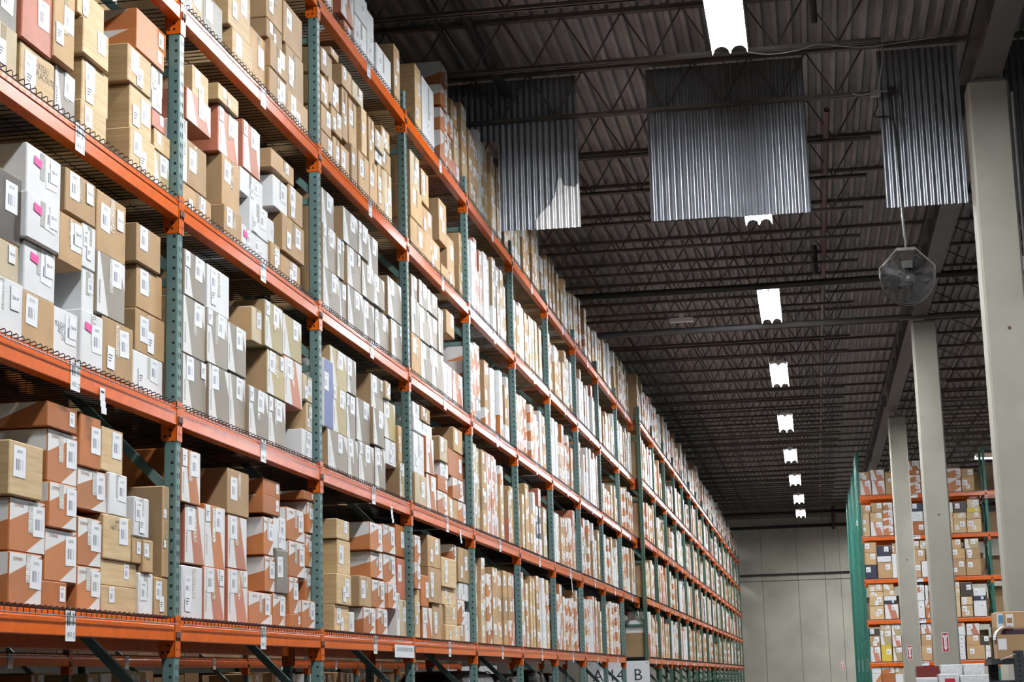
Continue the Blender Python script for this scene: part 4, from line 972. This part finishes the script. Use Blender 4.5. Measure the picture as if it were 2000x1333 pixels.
b = MB(); b.cbox(xa+.06, xb-.02, .03, .27, zs+.002, zt1+.045, c=.01); tag(obj('carton_bundle', b.mesh('carton_bundle', [M('plum_carton', (.05, .015, .03), .5)]), None, (0, YQ+.08, 0)), 'plum coloured carton standing inside the open brown box', 'box')
b = MB(); n = 10
for i in range(n):
    t0, t1 = i/n*1.9-.2, (i+1)/n*1.9-.2
    def pp(t): return (xa+.10-.11*math.sin(t), zt1-.03+.10*math.cos(t))
    (x0, z0), (x1, z1) = pp(t0), pp(t1)
    b.face([(x0, -.004, z0), (x0, .2, z0), (x1, .2, z1), (x1, -.004, z1)])
o = tag(obj('curled_paper_sheet', smooth(b.mesh('curled_paper_sheet', [m_paper])), None, (0, YQ+.07, 0)), 'curled white paper sheet hanging over the left side of the open box', 'paper')
md = o.modifiers.new('t', 'SOLIDIFY'); md.thickness = .003
o2, xa2, xb2, zt2 = fore_box(1945, .6, 1196, zs-.006, .42, 'large closed brown box behind the open box on the charcoal shelf', .4)
b = MB(); b.box(.002, .05, -.002, 0, -.17, -.008, 0); b.box(.014, .05, -.003, -.002, -.085, -.02, 1); obj('white_label', b.mesh('white_label', [m_paper, M('pale_blue_print', (.10, .33, .55), .5)]), o2, (xa2, 0, zt2-.006))
b = MB(); b.box(-.028, .028, -.002, 0, -.1, 0, 0); b.box(-.02, .02, -.003, -.002, -.07, -.03, 1); obj('white_label', b.mesh('white_label', [m_paper, m_brn]), o2, (xa2+.1, 0, zt2-.02))
b = MB(); b.box(-.05, .07, -.02, .0, -.004, 0); o = tag(obj('paper_strip', b.mesh('paper_strip', [m_paper]), None, (xa+.055, YQ+.018, zs+.004)), 'crumpled white paper strip at the edge of the charcoal shelf', 'paper'); o.rotation_euler = (0, -.35, 0)
for k in range(3):
    b = MB(); b.cbox(0, .3, 0, .3, 0, .42, c=.008); tag(obj('wrapped_box', b.mesh('wrapped_box', [m_wrap]), None, (a.x+.05+.36*k, YQ+.15, zs-.606)), f'pale wrapped box on the lower charcoal shelf, {ordn(k)} from the left', 'box')
# wrapped pallet load
YP = 26.0
zpal = onY(1800, 1352, YP).z
def pal(px0, px1, pyt, pyb, dy, mat, label, dep=.4):
    if dy: pyb = 1351.5
    a_, c_, e_ = onY(px0, pyt, YP+dy), onY(px0, pyb, YP+dy), onY(px1, pyt, YP+dy); c_.z = zpal+.003
    b = MB(); b.cbox(0, e_.x-a_.x-.006, 0, dep, 0, a_.z-c_.z-.003, c=.012)
    return tag(obj('wrapped_box', b.mesh('wrapped_box', [mat]), None, (a_.x, YP+dy, c_.z)), label, 'box')
m_maroon = M('maroon_wrapped_carton', (.16, .025, .025), .2, scale=20, bmp=.5)
pal(1790, 1835, 1302, 1323, .45, m_maroon, 'maroon wrapped box on the pallet load at lower right')
o = pal(1836, 1880, 1299, 1321, .45, m_wrap, 'white wrapped box in the middle of the pallet load')
b = MB(); b.geo(text_geo('Goulet'), frameY(.1, -.001, .13, .04), 0); b.geo(text_geo('Monthly'), frameY(.24, -.001, .14, .022), 0); obj('handwriting', b.mesh('handwriting', [m_ink]), o)
pal(1881, 1924, 1297, 1320, .45, m_wrap, 'white wrapped box with dark print at the right of the pallet load')
pal(1789, 1832, 1324, 1352, 0, m_wrap, 'clouded wrapped box, front left of the pallet load')
o = pal(1833, 1874, 1317, 1352, 0, m_wrap, 'wrapped box with red label, front middle of the pallet load')
b = MB(); b.box(.08, .22, -.002, 0, .09, .17); obj('red_label', b.mesh('red_label', [m_red]), o)
pal(1875, 1935, 1319, 1352, 0, m_wrap, 'wrapped box, front right of the pallet load')
b = MB(); b.box(-.04, 1.25, -.03, .9, 0, zpal); p = onY(1789, 1352, YP); tag(obj('pallet_stack', b.mesh('pallet_stack', [m_wrap]), None, (p.x, YP, 0)), 'lower wrapped block of the pallet load, below the frame', 'pallet')
